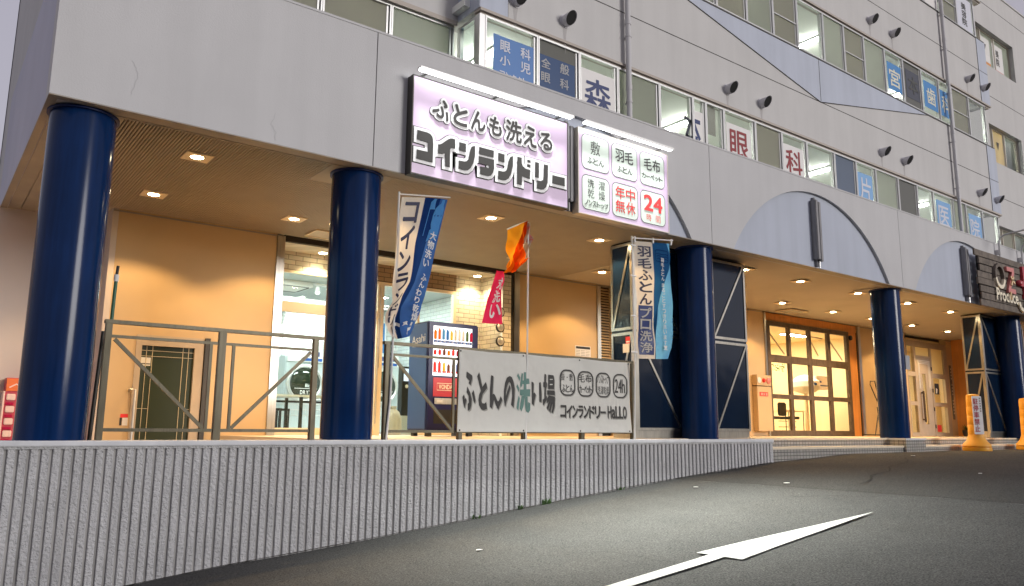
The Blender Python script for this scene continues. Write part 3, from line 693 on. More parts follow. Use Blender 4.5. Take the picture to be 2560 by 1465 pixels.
window(1.6, 3.1, 5.345, 6.76, Y2+.04, 'frost_olive'); window(3.1, 4.25, 5.345, 6.76, Y2+.04, 'frost_olive'); window(4.25, 5.40, 5.345, 6.76, Y2+.04, 'frost_olive'); window(5.40, 6.58, 5.345, 6.76, Y2+.04, 'frost_lit')
m = MB(); m.box(6.636, 6.70, YU+.13, YU+.16, 5.345, 6.744); m.box(6.636, 6.70, Y2-.06, Y2+.03, 5.345, 6.744); m.box(6.64, 6.70, YU+.16, Y2-.06, 6.70, 6.744); f = m.build('window', 'alu', bld)
MB().box(6.66, 6.668, YU+.16, Y2-.06, 5.345, 6.70).build('pane', 'glass_green', f)
for k, (xa, xb, za, zb) in enumerate(FW):
    c1 = xa + (xb-xa)*.22; c2 = xa + (xb-xa)*.58
    window(xa, c1, za, zb, Y2+.14, 'frost_olive' if k else 'frost_green', 'alu_warm'); window(c1, c2, za, zb, Y2+.14, 'frost_lit' if k == 2 else ('sheer' if k else 'frost_olive'), 'alu_warm'); window(c2, xb, za, zb, Y2+.14, 'glass' if k < 2 else 'frost_lit', 'alu_warm')
m = MB()                                               # office interiors
for z0, z1 in ((5.25, 6.95), (8.93, 10.55), (12.5, 14.2)):
    for xa, xb, ya in ((1.3, 6.5, Y2+.27), (6.501, 26.25, YU+.26), (26.251, 45.6, Y2+.27)): m.box(xa, xb, ya, 7.6, z1, z1+.12); m.box(xa, xb, ya, 7.6, z0-.1, z0)
m.each('office_ceiling', 'room_ceiling', bld)
m = MB()
for z0, z1 in ((5.25, 6.95), (8.93, 10.55), (12.5, 14.2)):
    m.box(1.3, 45.6, 7.4, 7.6, z0, z1); m.box(6.4, 6.5, Y2+.3, 7.4, z0, z1); m.box(27.2, 27.3, Y2+.3, 7.4, z0, z1); m.box(16.4, 16.45, YU+2.2, 7.4, z0, z1)
m.each('office_wall', 'office_wall', bld)

# ---- right shop: wooden window wall
m = MB(); m.box(17.501, 21.984, BW+.02, BW+.12, 2.99, SOF-.016); m.box(21.50, 21.95, BW+.02, BW+.12, -.005, 2.989); o = m.build('shop_surround', 'orange', bld)
MB().box(21.951, 21.984, BW+.01, BW+.12, -.005, 2.989).build('surround_edge', 'dark_gap', o)
MB().lathe([(.07, 0), (.07, -.05), (.055, -.06)], (21.62, BW+.02, 2.82), 'y', 20).build('speaker_port', 'black', o, smooth=True)
cx_ = [17.67, 18.48, 18.60, 19.43, 19.56, 20.37, 20.51, 21.35]; rz_ = [.145, .955, 1.07, 1.90, 2.09, 2.855]
m = MB()
m.box(17.53, 17.67, BW-.02, BW+.06, 0, 2.975); m.box(21.35, 21.49, BW-.02, BW+.06, 0, 2.975)
for i in (1, 3, 5): m.box(cx_[i], cx_[i+1], BW-.015, BW+.06, .145, 2.855)
for a, b in ((0, .145), (.955, 1.07), (1.90, 2.09), (2.855, 2.975)):
    if a in (0, 2.855): m.box(17.67, 21.35, BW-.02, BW+.06, a, b)
    else:
        for i in (0, 2, 4, 6): m.box(cx_[i], cx_[i+1], BW-.018, BW+.06, a, b)
wf = m.build('window_wall', 'wood', bld)
for i in (0, 2, 4, 6):
    for j in (0, 2, 4): MB().box(cx_[i], cx_[i+1], BW+.02, BW+.026, rz_[j], rz_[j+1]).build('pane', 'glass_warm', wf)
m = MB()
for x in (17.72, 20.56): m.bar((x, BW+.10, 2.75), (x+.72, BW+.10, 2.15), .035, .02)
m.bar((19.6, BW+.10, 2.72), (20.05, BW+.10, 2.2), .03, .02); m.bar((19.6, BW+.10, 2.72), (20.3, BW+.10, 2.70), .03, .02)
m.each('sash_stay', 'door_wood', wf)
# ---- second door
m = MB()
m.box(24.86, 27.58, BW-.01, BW+.08, 2.84, 3.02); m.box(24.86, 24.90, BW-.01, BW+.08, 0, 2.84); m.box(25.33, 25.45, BW-.01, BW+.08, 0, 2.84); m.box(26.40, 26.50, BW-.01, BW+.08, 0, 2.84); m.box(27.34, 27.58, BW-.01, BW+.08, 0, 2.84)
m.box(25.45, 26.40, BW-.008, BW+.08, 2.50, 2.56)
for xa, xb in ((24.90, 25.33), (26.50, 27.34)):
    for a, b in ((0, .12), (.96, 1.08), (1.88, 2.02)): m.box(xa, xb, BW-.008, BW+.08, a, b)
d2 = m.build('entrance_frame', 'door_wood', bld)
m = MB(); m.box(25.46, 25.80, BW+.0, BW+.05, .01, 2.49); m.box(26.03, 26.39, BW+.0, BW+.05, .01, 2.49); m.box(25.80, 26.03, BW+.0, BW+.05, .01, .38); m.box(25.80, 26.03, BW+.0, BW+.05, 1.98, 2.49)
dl = m.build('entrance_door', 'door_wood', d2)
m = MB()
for k in range(3): 
    a = .03 + .045*k; m.box(25.50+a, 26.35-a, BW-.02+.004*k, BW-.001, 2.44-a-.02, 2.44-a); m.box(25.50+a, 25.52+a, BW-.02+.004*k, BW-.001, 1.5, 2.42-a); m.box(26.33-a, 26.35-a, BW-.02+.004*k, BW-.001, 1.5, 2.42-a)
m.each('door_moulding', 'cardwhite', dl)
MB().box(25.80, 26.03, BW+.02, BW+.026, .38, 1.98).build('door_glass', 'glass_warm', dl)
m = MB(); m.box(25.60, 25.66, BW-.10, BW-.06, .45, 1.42); m.box(25.61, 25.65, BW-.06, BW, .5, .54); m.box(25.61, 25.65, BW-.06, BW, 1.34, 1.38); m.build('door_handle', 'wood', dl)
m = MB()
for z in (.25, .8, 1.4, 2.1): m.box(26.395, 26.44, BW-.025, BW-.0101, z, z+.12)
m.each('door_hinge', 'black', dl)
m = MB(); m.box(24.90, 25.33, BW+.03, BW+.036, .12, 2.84); m.box(26.50, 27.34, BW+.03, BW+.036, .12, 1.88); m.each('side_glass', 'glass_warm', d2)
m = MB(); m.box(26.50, 27.34, BW+.04, BW+.046, 2.02, 2.84); m.box(25.45, 26.40, BW+.04, BW+.046, 2.56, 2.84); m.box(26.55, 27.05, BW+.06, BW+.066, .12, 1.86); m.each('sheer_blind', 'sheer', d2)
m = flat(); m.use('grey_sign').poly_xz([(26.62, 1.35), (26.92, 1.35), (26.92, 1.70), (26.62, 1.70)], BW+.02); m.use('offwhite').poly_xz([(26.68, 1.38), (26.76, 1.38), (26.80, 1.52), (26.70, 1.56)], BW+.018); m.use('sign_red').poly_xz([(26.60, .14), (26.88, .14), (26.88, .36), (26.60, .36)], BW+.02); m.build('door_notice', None, d2)
# vertical name board on the return wall
q = MB().box(27.70, 27.80, BW-.03, BW-.0, .55, 2.35); nb = q.build('name_board', 'board')
tag(nb, 'tall narrow brown board with small pale marks beside the far shop door', 'sign board')
m = flat(); [m.poly_xz([(27.725, 2.2-.105*k), (27.775, 2.2-.105*k), (27.765, 2.245-.105*k), (27.735, 2.25-.105*k)], BW-.034) for k in range(15) if k not in (4, 9)]; m.build('lettering', 'cream_letter', nb)
q = MB(); q.lathe([(.11, 0), (.14, .12), (.15, .2), (.13, .2)], (27.75, 3.6, 0), n=20); pp = q.build('plant_pot', 'dark_metal', smooth=True); tag(pp, 'small dark pot with a drooping plant in the corner by the far door', 'plant pot')
m = flat(); rs = random.Random(3)
for i in range(50):
    a = rs.uniform(0, 6.28); p = Vector((27.75, 3.6, .18)); t = Vector((math.cos(a)*.22, math.sin(a)*.22, rs.uniform(-.1, .22))); s_ = Vector((-math.sin(a), math.cos(a), 0))*.02
    m.add([p, p+t*.6+s_, p+t, p+t*.6-s_], [(0, 1, 2, 3)])
m.build('foliage', 'leaf', pp)
# interior of the right shop
m = MB(); m.box(16.9, 17.0, BW+.2, 9, 0, 3.15); m.box(28.4, 28.5, BW+.1, 9, 0, 3.15); m.box(16.9, 28.5, 8.9, 9.0, 0, 3.15); m.box(21.99, 24.85, BW+.21, BW+.26, 0, 3.15); m.box(22.9, 22.95, BW+.27, 9, 0, 3.15); m.each('shop_interior_wall', 'shop_wall', bld)
m = MB(); m.box(16.9, 28.5, BW+.2, 9.0, 3.0, 3.14); m.build('shop_interior_ceiling', 'cream', bld)
m = MB(); m.box(16.9, 28.5, BW+.13, 9.0, -.02, 0); m.build('shop_interior_floor', 'shop_floor', bld)
m = MB(); m.box(19.2, 19.25, 8.84, 8.899, 0, 2.05); m.box(20.05, 20.1, 8.84, 8.899, 0, 2.05); m.box(19.25, 20.05, 8.84, 8.899, 2.0, 2.05); m.box(19.25, 20.05, 8.86, 8.898, 0, 2.0); m.build('inner_door', 'cream', bld)
m = MB(); m.box(17.1, 22.8, 8.8, 8.897, 2.45, 2.62); m.box(20.4, 22.8, 8.4, 8.8, 0, 1.0); m.each('wall_cabinet', 'cream', bld)

def lamp_panel(name, label, x0, x1, y0, y1, z, e, group, frame='white'):
    o = MB().box(x0, x1, y0, y1, z+.012, z+.03).build(name, frame); tag(o, label, 'ceiling light', group)
    p = flat(); p.add([(x0+.02, y0+.02, z+.010), (x0+.02, y1-.02, z+.010), (x1-.02, y1-.02, z+.010), (x1-.02, y0+.02, z+.010)], [(0, 1, 2, 3)]); p.build('diffuser', e, o); return o
g_ = 'ceiling panels in the laundry'
for k, (x, y) in enumerate([(5.5, 5.6), (7.6, 5.6), (5.5, 7.2), (7.6, 7.2)]):
    lamp_panel('ceiling_panel_light', 'bright white ceiling panel inside the laundry, %s' % ['front left', 'front right', 'rear left', 'rear right'][k], x-.55, x+.55, y-.16, y+.16, 2.94, 'panel_white', g_)
g_ = 'ceiling panels in the warm shop'
for k, (x, y) in enumerate([(18.6, 5.4), (21.0, 5.4), (18.6, 7.4), (21.2, 7.4), (25.6, 5.6)]):
    lamp_panel('ceiling_panel_light', 'warm ceiling panel inside the right shop, %s' % ['left by the window', 'right by the window', 'left at the back', 'right at the back', 'behind the far door'][k], x-.6, x+.6, y-.15, y+.15, 2.955, 'panel_warm', g_)
g_ = 'fluorescent tubes on the office ceilings'
def tube_light(x, y0, y1, z, lab):
    o = MB().box(x-.07, x+.07, y0, y1, z-.05, z).build('fluorescent_light', 'white'); tag(o, lab, 'ceiling light', g_)
    MB().tube([(x-.03, y0+.03, z-.085), (x-.03, y1-.03, z-.085)], .022, 10).build('lamp_tube', 'tube', o, smooth=True)
    MB().tube([(x+.03, y0+.03, z-.085), (x+.03, y1-.03, z-.085)], .022, 10).build('lamp_tube', 'tube', o, smooth=True)
    return o
for x, n_ in ((7.75, 'behind the second floor corner window'), (13.08, 'behind the half covered 本 window'), (18.43, 'right of the red 科'), (23.68, 'at the second floor right end')):
    tube_light(x, 2.40, 3.65, 6.95, 'fluorescent light %s' % n_); tube_light(x+2.6, 4.6, 5.85, 6.95, 'deeper fluorescent light right of the one %s' % n_)
for x, n_ in ((13.0, 'at the left of the third floor'), (18.28, 'behind the brightest third floor pane'), (23.44, 'behind the blue third floor signs')):
    tube_light(x, 2.35, 3.6, 10.55, 'fluorescent light %s' % n_); tube_light(x+2.6, 4.6, 5.85, 10.55, 'deeper fluorescent light right of the one %s' % n_)
tube_light(22.6, 2.6, 3.8, 14.2, 'fluorescent light behind the papered top floor windows'); tube_light(25.2, 2.6, 3.8, 14.2, 'fluorescent light behind the brush lettered top floor window')
for z, n_ in ((6.95, 'lowest'), (10.55, 'middle'), (14.2, 'top')): tube_light(29.9, 3.0, 4.2, z, 'fluorescent light behind the %s window of the set back wing' % n_)
for z, n_ in ((6.95, 'behind the plain windows left of the bay'),): tube_light(5.2, 3.0, 4.2, z, 'fluorescent light %s' % n_)

# ---- recessed downlights in the arcade ceiling
DL = [(2.33, .95, 'front row, just right of the leftmost pillar'), (2.30, 2.85, 'back row, nearest the leftmost pillar'), (4.27, 2.87, 'back row, left of the second pillar'), (4.30, .95, 'front row, hidden behind the second pillar'),
      (6.53, .97, 'front row, above the vending machine, lighting the orange flag'), (6.40, 2.87, 'back row, behind the white and blue flag'), (8.72, .97, 'front row, nearest the left side of the blue casing'), (8.50, 2.87, 'back row, behind the orange flag'), (10.60, 2.87, 'back row, behind the blue casing'),
      (12.56, .95, 'front row, just right of the blue casing'), (14.45, .97, 'front row, below the full arch'), (16.69, .97, 'front row, beside the third free pillar'), (16.62, 2.86, 'back row, left end over the wooden window wall'), (18.89, 2.88, 'back row, middle of the wooden window wall'),
      (18.93, .96, 'front row, first right of the third free pillar'), (21.16, .96, 'front row, before the far casing'), (20.8, 2.87, 'back row, right end over the wooden window wall'), (23.04, 2.87, 'back row, before the far door'), (25.26, 2.86, 'back row, farthest right')]
def downlight(x, y, lab):
    o = MB()
    t = .075
    z = SOF-.02
    o.box(x-.15, x+.15, y-.15, y-t, z, z+.012); o.box(x-.15, x+.15, y+t, y+.15, z, z+.012); o.box(x-.15, x-t, y-t, y+t, z, z+.012); o.box(x+t, x+.15, y-t, y+t, z, z+.012)
    r = thing('downlight', lab, 'downlight', (x, y, z), 'square recessed downlights')
    o.build('trim_plate', 'cream', r)
    c = MB().lathe([(.075, z+.0005), (.06, z+.03), (.06, z+.0305)], (x, y, 0), n=24, caps=False); c.fix = False; c.build('reflector', 'cream', r, smooth=True)
    e = flat(); n = 24; e.add([(x+.071*math.cos(-2*math.pi*k/n), y+.071*math.sin(-2*math.pi*k/n), z+.004) for k in range(n)], [tuple(range(n))]); e.build('lamp_disc', 'dl_warm', r)
    l = bpy.data.lights.new('downlight_beam', 'SPOT'); l.energy = 200; l.color = (1.0, .64, .28); l.spot_size = rad(122); l.spot_blend = .28; l.shadow_soft_size = .05
    lo = bpy.data.objects.new('downlight_beam', l); COL.objects.link(lo); lo.parent = r; lo.location = (0, 0, -.012)
for x, y, lab in DL: downlight(x, y, 'square recessed downlight, ' + lab)
for k, x in enumerate((5.42, 8.68)):
    r = thing('downlight', 'round downlight in the alcove ceiling, %s' % ('left above the laundry glass' if k == 0 else 'right above the pale brick pier'), 'downlight', (x, 4.42, 3.11), 'round alcove downlights')
    MB().lathe([(.085, 3.105), (.085, 3.119)], (x, 4.42, 0), n=24).build('trim_ring', 'white', r, smooth=True)
    e = flat(); e.add([(x+.07*math.cos(-.2618*i), 4.42+.07*math.sin(-.2618*i), 3.103) for i in range(24)], [tuple(range(24))]); e.build('lamp_disc', 'dl_warm', r)
    l = bpy.data.lights.new('downlight_beam', 'SPOT'); l.energy = 120; l.color = (1.0, .80, .48); l.spot_size = rad(128); l.spot_blend = .5; l.shadow_soft_size = .05
    lo = bpy.data.objects.new('downlight_beam', l); COL.objects.link(lo); lo.parent = r; lo.location = (0, 0, -.02)

# ================================================================== wall vents and drainpipes
def vent(x, z):
    r = thing('vent_hood', '', 'vent', (x, YU, z), 'hooded wall vents')
    m = MB(); n = 24; R_ = .105; prof = []
    v = []
    for k in range(n):
        a = 2*math.pi*k/n; cx, cz = R_*math.cos(a), R_*math.sin(a)
        v.append((x+cx, YU, z+cz))
    for k in range(n):
        a = 2*math.pi*k/n; cx, cz = R_*math.cos(a), R_*math.sin(a); dep = .10 + .075*(cz/R_+1)
        v.append((x+cx*1.02, YU-dep, z+cz*1.02))
    m.add(v, [(k, (k+1) % n, (k+1) % n + n, k+n) for k in range(n)]); m.fix = False
    m.build('hood', 'vent', r, smooth=True)
    m = flat(); v = []
    for k in range(n):
        a = 2*math.pi*k/n; cx, cz = .95*R_*math.cos(a), .95*R_*math.sin(a); dep = .085 + .075*(cz/R_+1)
        v.append((x+cx, YU-dep, z+cz))
    m.add(v, [tuple(range(n))]); m.build('mouth', 'black', r)
    m = flat(); m.poly_xz([(x-.05, z-.13), (x-.025, z-.48), (x-.012, z-.30), (x+.004, z-.62), (x+.018, z-.28), (x+.045, z-.12)], YU-.0025); m.build('drip_stain', 'stain', r)
    MB().lathe([(.125, 0), (.125, -.012), (.11, -.016)], (x, YU, z), 'y', 24).build('flange', 'vent', r, smooth=True)
    return r
VENTS = [(7.36, 7.205, 'above the first blue window sign, at the left end of the bay'), (8.457, 7.21, 'above the dark blue window sign'), (12.98, 7.20, 'above the red 眼, left of its pair'), (14.157, 7.20, 'above the window left of the red 科'), (19.29, 7.24, 'above the lit pane right of the 片 sign'), (20.45, 7.255, 'above the dark window of the second floor'),
         (25.01, 7.25, 'just right of the long drainpipe, second floor'), (26.2, 7.25, 'second floor, on the pale blue corner strip'), (19.18, 10.885, 'third floor, left of its pair'), (20.346, 10.88, 'third floor, above the 宮 window sign'), (24.92, 10.88, 'third floor, right of the long drainpipe'), (26.02, 10.90, 'third floor, on the pale blue corner strip')]
v0 = vent(*VENTS[0][:2])
for k, (x, z, lab) in enumerate(VENTS):
    o = v0 if k == 0 else copy_tree(v0); o.location = (x, YU, z); o['label'] = 'white hooded vent ' + lab
def pipe(x, z0, z1, lab, joints):
    r = thing('drainpipe', lab, 'drainpipe', (x, YU-.10, z0), 'grey drainpipes')
    MB().tube([(x, YU-.10, z0), (x, YU-.10, z1)], .052, 18).build('pipe', 'pipe', r, smooth=True)
    for z in joints:
        MB().tube([(x, YU-.10, z), (x, YU-.10, z+.10)], .060, 18).build('pipe_socket', 'pipe', r, smooth=True)
        m = MB(); m.tube([(x, YU-.10, z-.25), (x, YU-.10, z-.22)], .062, 18); m.box(x-.012, x+.012, YU-.05, YU, z-.25, z-.22); m.build('bracket', 'pipe', r)
pipe(9.93, 4.63, 15.9, 'shorter grey drainpipe just right of the blue 森 window sign', (6.3, 7.6, 9.9))
pipe(23.35, 4.63, 15.9, 'long grey drainpipe at the right end of the bay facade', (5.6, 7.3, 8.7, 10.2, 11.6, 12.7))

# ================================================================== lettering behind the upper windows
def winsign(name, lab, x0, x1, z0, z1, bgm, y=YU+.026, grp='lettered sheets in the upper windows'):
    o = MB().box(x0, x1, y, y+.004, z0, z1).build(name, bgm); tag(o, lab, 'window sign', grp); return o
YS = YU+.022
def letters(parent, jobs, inkm):
    m = flat()
    for j in jobs: text(m, *j, onY(YS), .035)
    m.build('lettering', inkm, parent)
o = winsign('window_sign', 'mid blue window sign with white 眼科 小児 lettering', 6.93, 7.77, 5.36, 6.50, 'win_blue')
letters(o, [('眼', 7.07, 7.27, 6.24, 6.43), ('科', 7.49, 7.695, 6.24, 6.43), ('小', 7.06, 7.27, 6.0, 6.17), ('児', 7.49, 7.695, 5.99, 6.175)] + [(c, 7.06+.12*k, 7.16+.12*k, 5.77, 5.89) for k, c in enumerate('コンタクト')], 'sticker_text')
o = winsign('window_sign', 'dark navy window sign with dim 全般 眼科 lettering', 7.90, 8.70, 5.36, 6.45, 'win_blue_dark', YU+.024)
m = flat()
for j in [('全', 7.935, 8.135, 6.22, 6.39), ('般', 8.36, 8.56, 6.225, 6.41), ('眼', 7.935, 8.13, 5.96, 6.13), ('科', 8.355, 8.55, 5.95, 6.13)]: text(m, *j, onY(YU+.020), .035)
m.build('lettering', 'grey_plastic', o)
def big(lab, ch, x0, x1, bx0, bx1, z0, z1, inkm, top=6.49):
    o = winsign('window_sign', lab, x0, x1, 5.36, top, 'cardwhite'); m = flat(); text(m, ch, bx0, bx1, z0, z1, onY(YS), .028); m.build('lettering', inkm, o)
big('white window sign with a large navy 森', '森', 8.835, 9.70, 8.93, 9.58, 5.74, 6.34, 'navy')
o = winsign('window_sign', 'white strip window sign showing half of a navy 本', 11.87, 12.235, 5.36, 6.475, 'cardwhite')
m = flat(); m.box(11.875, 12.083, YS-.001, YS, 6.20, 6.29); m.add([(11.875, YS, 6.20), (11.93, YS, 6.20), (12.09, YS, 5.90), (12.03, YS, 5.85), (11.875, YS, 6.12)], [(0, 1, 2, 3, 4)]); m.box(11.875, 11.99, YS-.001, YS, 5.85, 5.93); m.build('lettering', 'navy', o)
o = MB(); o.bar((11.60, YS, 6.25), (11.845, YS, 6.19), .075, .003); o.bar((11.80, YS, 6.22), (11.62, YS, 5.80), .07, .003); o.bar((11.62, YS, 5.88), (11.845, YS, 5.86), .06, .003); o.bar((11.83, YS, 6.4), (11.83, YS, 5.7), .05, .003)
tag(o.build('window_lettering', 'grey_sign'), 'dark half letter 本 on the clear pane left of the white strip', 'window sign')
o = MB(); 
for k in range(34): o.box(12.285, 12.64, YU+.075, YU+.078, 6.71-.018*k-.015, 6.71-.018*k)
tag(o.build('window_blind', 'blind'), 'half lowered grey slatted blind in the open second floor window', 'blind')
tag(MB().box(12.29, 12.70, YU+.3, YU+.5, 5.4, 6.05).build('wall_cabinet', 'black'), 'dark cabinet behind the half lowered blind', 'cabinet')
big('white window sign with a large dark red 眼', '眼', 12.925, 13.76, 13.04, 13.64, 5.79, 6.37, 'red_ink')
big('white window sign with a large dark red 科', '科', 14.914, 15.74, 15.03, 15.65, 5.80, 6.40, 'red_ink', 6.50)
def blue(lab, ch, x0, x1, z0, z1, bx, bz, bgm='win_blue_pale', tm='sticker_text'):
    o = winsign('window_sign', lab, x0, x1, z0, z1, bgm); m = flat(); text(m, ch, *bx, *bz, onY(YS), .025); m.build('lettering', tm, o)
blue('pale blue window sign with white 片', '片', 18.03, 18.76, 5.36, 6.49, (18.15, 18.66), (5.80, 6.38))
blue('pale blue window sign with white 医 left of the long drainpipe', '医', 22.20, 23.05, 5.36, 6.55, (22.30, 22.90), (5.84, 6.40))
blue('pale blue window sign with white 院 right of the long drainpipe', '院', 24.22, 25.03, 5.36, 6.50, (24.28, 24.86), (5.82, 6.36))
blue('blue third floor window sign with cream 宮', '宮', 20.0, 20.79, 9.24, 10.02, (20.09, 20.66), (9.36, 9.86), 'win_blue_mid', 'cream_text')
blue('dark grey third floor window sign with faint 本', '本', 21.01, 21.85, 9.27, 10.10, (21.15, 21.7), (9.45, 9.95), 'grey_sign', 'ink_grey')
blue('blue third floor window sign with cream 歯', '歯', 22.04, 22.88, 9.26, 10.07, (22.20, 22.72), (9.40, 9.90), 'win_blue_mid', 'cream_text')
blue('blue third floor window sign with cream 科 beside the drainpipe', '科', 23.02, 23.70, 9.25, 10.06, (23.12, 23.60), (9.38, 9.90), 'win_blue_mid', 'cream_text')
o = winsign('window_sign', 'white paper sheet in the top floor window left of the drainpipe', 21.75, 22.46, 12.64, 13.7, 'cardwhite'); m = flat(); stroke(m, [(21.95, 13.3), (22.1, 13.25), (22.0, 13.05), (22.2, 12.95), (22.25, 12.8)], .03, onY(YS)); m.build('lettering', 'ink_grey', o)
o = winsign('window_sign', 'second white paper sheet in the top floor window at the drainpipe', 22.56, 23.4, 12.64, 13.7, 'cardwhite'); m = flat(); stroke(m, [(22.8, 13.35), (23.1, 13.3), (22.9, 13.1), (23.15, 13.0), (22.85, 12.85)], .03, onY(YS)); m.build('lettering', 'ink_grey', o)
o = winsign('window_sign', 'pale sheet with brush lettering 美容院 in the corner top floor window', 24.76, 25.80, 12.64, 13.78, 'sticker_text'); m = flat(); vtext(m, '美容院', 25.10, 25.42, 13.60, 12.80, onY(YS), .03, .9); m.build('lettering', 'ink', o)
yf = Y2+.165
o = MB().box(29.33, 30.2, yf, yf+.004, 12.72, 13.86).build('window_sign', 'cardwhite'); tag(o, 'white sheet with brush lettering 美院 in the top window of the set back wing', 'window sign'); m = flat(); vtext(m, '美院', 29.60, 29.86, 13.7, 13.05, onY(yf-.004), .03, .9); m.build('lettering', 'ink', o)
m = flat(); m.use('rose').poly_xz([(29.4, 12.75), (30.15, 12.75), (30.15, 12.88), (29.4, 12.88)], yf-.003); m.build('red_band', None, o)
o = MB().box(28.30, 29.10, yf, yf+.004, 12.70, 13.86).build('window_sign', 'offwhite'); tag(o, 'pale sheet with orange foot and dark arrow, top window of the set back wing', 'window sign')
m = flat(); m.use('dark_metal').poly_xz([(28.68, 13.35), (28.82, 13.62), (28.58, 13.62)], yf-.004); m.use('orange').poly_xz([(28.32, 12.72), (29.08, 12.72), (29.08, 12.95), (28.32, 12.95)], yf-.004); m.use('cardwhite').poly_xz([(28.34, 12.98), (29.06, 12.98), (29.06, 13.22), (28.34, 13.22)], yf-.004); m.build('print', None, o)
o = flat(); o.use('dark_metal').poly_xz([(28.98, 9.75), (29.09, 10.02), (28.86, 10.02)], yf-.004); tag(o.build('arrow_sticker', None), 'small dark arrow sticker in the middle window of the set back wing', 'sticker')
SIGN_STROKES = [[(4.59,3.737),(4.734,3.737),(4.776,3.728),(4.806,3.703),(4.82,3.663),(4.824,3.605),(4.822,3.366),(4.59,3.368),(4.59,3.484),(4.75,3.489),(4.747,3.608),(4.591,3.614)],[(4.893,3.621),(4.917,3.624),(4.953,3.646),(5.037,3.718),(5.073,3.74),(5.104,3.746),(5.145,3.743),(5.148,3.62),(5.101,3.618),(5.08,3.607),(5.072,3.587),(5.074,3.356),(5.004,3.357),(5.0,3.527),(4.969,3.509),(4.894,3.5)],[(5.205,3.722),(5.311,3.724),(5.312,3.611),(5.206,3.612)],[(5.204,3.477),(5.286,3.481),(5.324,3.492),(5.349,3.522),(5.357,3.563),(5.372,3.644),(5.396,3.699),(5.421,3.719),(5.452,3.726),(5.453,3.59),(5.444,3.554),(5.426,3.484),(5.389,3.415),(5.345,3.375),(5.295,3.365),(5.204,3.37)],[(5.515,3.73),(5.751,3.731),(5.751,3.635),(5.514,3.631)],[(5.511,3.605),(5.757,3.607),(5.759,3.488),(5.741,3.428),(5.709,3.381),(5.669,3.365),(5.535,3.365),(5.536,3.471),(5.648,3.473),(5.674,3.476),(5.684,3.495),(5.674,3.509),(5.513,3.508)],[(5.822,3.719),(5.927,3.719),(5.927,3.605),(5.823,3.608)],[(5.825,3.475),(5.896,3.476),(5.93,3.483),(5.96,3.506),(5.974,3.546),(5.99,3.636),(6.017,3.699),(6.044,3.718),(6.068,3.725),(6.068,3.589),(6.053,3.54),(6.033,3.461),(5.992,3.396),(5.945,3.363),(5.904,3.358),(5.823,3.358)],[(6.139,3.735),(6.215,3.738),(6.218,3.657),(6.234,3.625),(6.277,3.599),(6.362,3.591),(6.359,3.465),(6.299,3.47),(6.224,3.481),(6.218,3.352),(6.138,3.354)],[(6.311,3.732),(6.369,3.732),(6.367,3.692),(6.31,3.692)],[(6.31,3.668),(6.368,3.666),(6.366,3.625),(6.309,3.628)],[(6.448,3.73),(6.517,3.73),(6.514,3.511),(6.448,3.512)],[(6.602,3.728),(6.676,3.729),(6.674,3.565),(6.668,3.475),(6.639,3.404),(6.595,3.364),(6.551,3.356),(6.478,3.357),(6.478,3.472),(6.544,3.476),(6.584,3.496),(6.598,3.549)],[(6.754,3.605),(6.982,3.607),(6.981,3.486),(6.754,3.486)]]
BANNER_STROKES = [[(5.623,0.846),(5.707,0.8),(5.708,0.755),(5.681,0.67),(5.655,0.7),(5.666,0.73),(5.615,0.772)],[(5.635,0.655),(5.68,0.576),(5.704,0.498),(5.702,0.42),(5.687,0.368),(5.65,0.346),(5.645,0.434),(5.663,0.455),(5.655,0.533),(5.626,0.584)],[(5.587,0.554),(5.599,0.49),(5.616,0.511),(5.625,0.48),(5.599,0.376),(5.575,0.453),(5.563,0.52)],[(5.73,0.614),(5.765,0.479),(5.743,0.444),(5.705,0.571)],[(5.813,0.848),(5.865,0.656),(5.922,0.725),(5.945,0.648),(5.876,0.572),(5.852,0.487),(5.865,0.45),(5.904,0.446),(5.931,0.468),(5.943,0.378),(5.893,0.361),(5.854,0.371),(5.82,0.423),(5.809,0.491),(5.821,0.559),(5.846,0.608),(5.786,0.791)],[(6.007,0.817),(6.045,0.808),(6.03,0.566),(6.053,0.578),(6.074,0.557),(6.105,0.494),(6.122,0.478),(6.141,0.495),(6.168,0.549),(6.196,0.502),(6.123,0.369),(6.089,0.424),(6.055,0.498),(6.023,0.385),(5.989,0.406),(5.99,0.629)],[(6.237,0.414),(6.219,0.513),(6.224,0.626),(6.24,0.73),(6.27,0.797),(6.314,0.82),(6.349,0.806),(6.377,0.752),(6.397,0.654),(6.393,0.518),(6.377,0.404),(6.339,0.443),(6.358,0.555),(6.352,0.653),(6.332,0.717),(6.315,0.744),(6.291,0.727),(6.268,0.671),(6.255,0.595),(6.253,0.514)],[(6.315,0.711),(6.33,0.657),(6.24,0.417),(6.232,0.497)],[(6.683,0.759),(6.719,0.747),(6.712,0.599),(6.73,0.619),(6.756,0.59),(6.713,0.439),(6.687,0.466)],[(6.842,0.763),(6.817,0.748),(6.821,0.489),(6.857,0.495),(6.859,0.615)],[(6.911,0.874),(6.937,0.872),(6.934,0.764),(6.952,0.759),(6.948,0.692),(6.934,0.685),(6.937,0.567),(6.956,0.574),(6.949,0.517),(6.89,0.443),(6.881,0.521),(6.912,0.544),(6.912,0.69),(6.89,0.701),(6.89,0.763),(6.908,0.763)],[(6.974,0.868),(7.067,0.864),(7.082,0.793),(7.078,0.674),(6.974,0.673)],[(6.959,0.653),(7.089,0.654),(7.093,0.589),(6.96,0.593)],[(6.985,0.586),(7.097,0.569),(7.093,0.42),(7.059,0.346),(7.037,0.351),(7.052,0.408),(7.063,0.498),(7.011,0.348),(6.993,0.384),(7.022,0.508),(6.974,0.375),(6.952,0.417),(6.993,0.507),(6.956,0.473),(6.956,0.534)]]
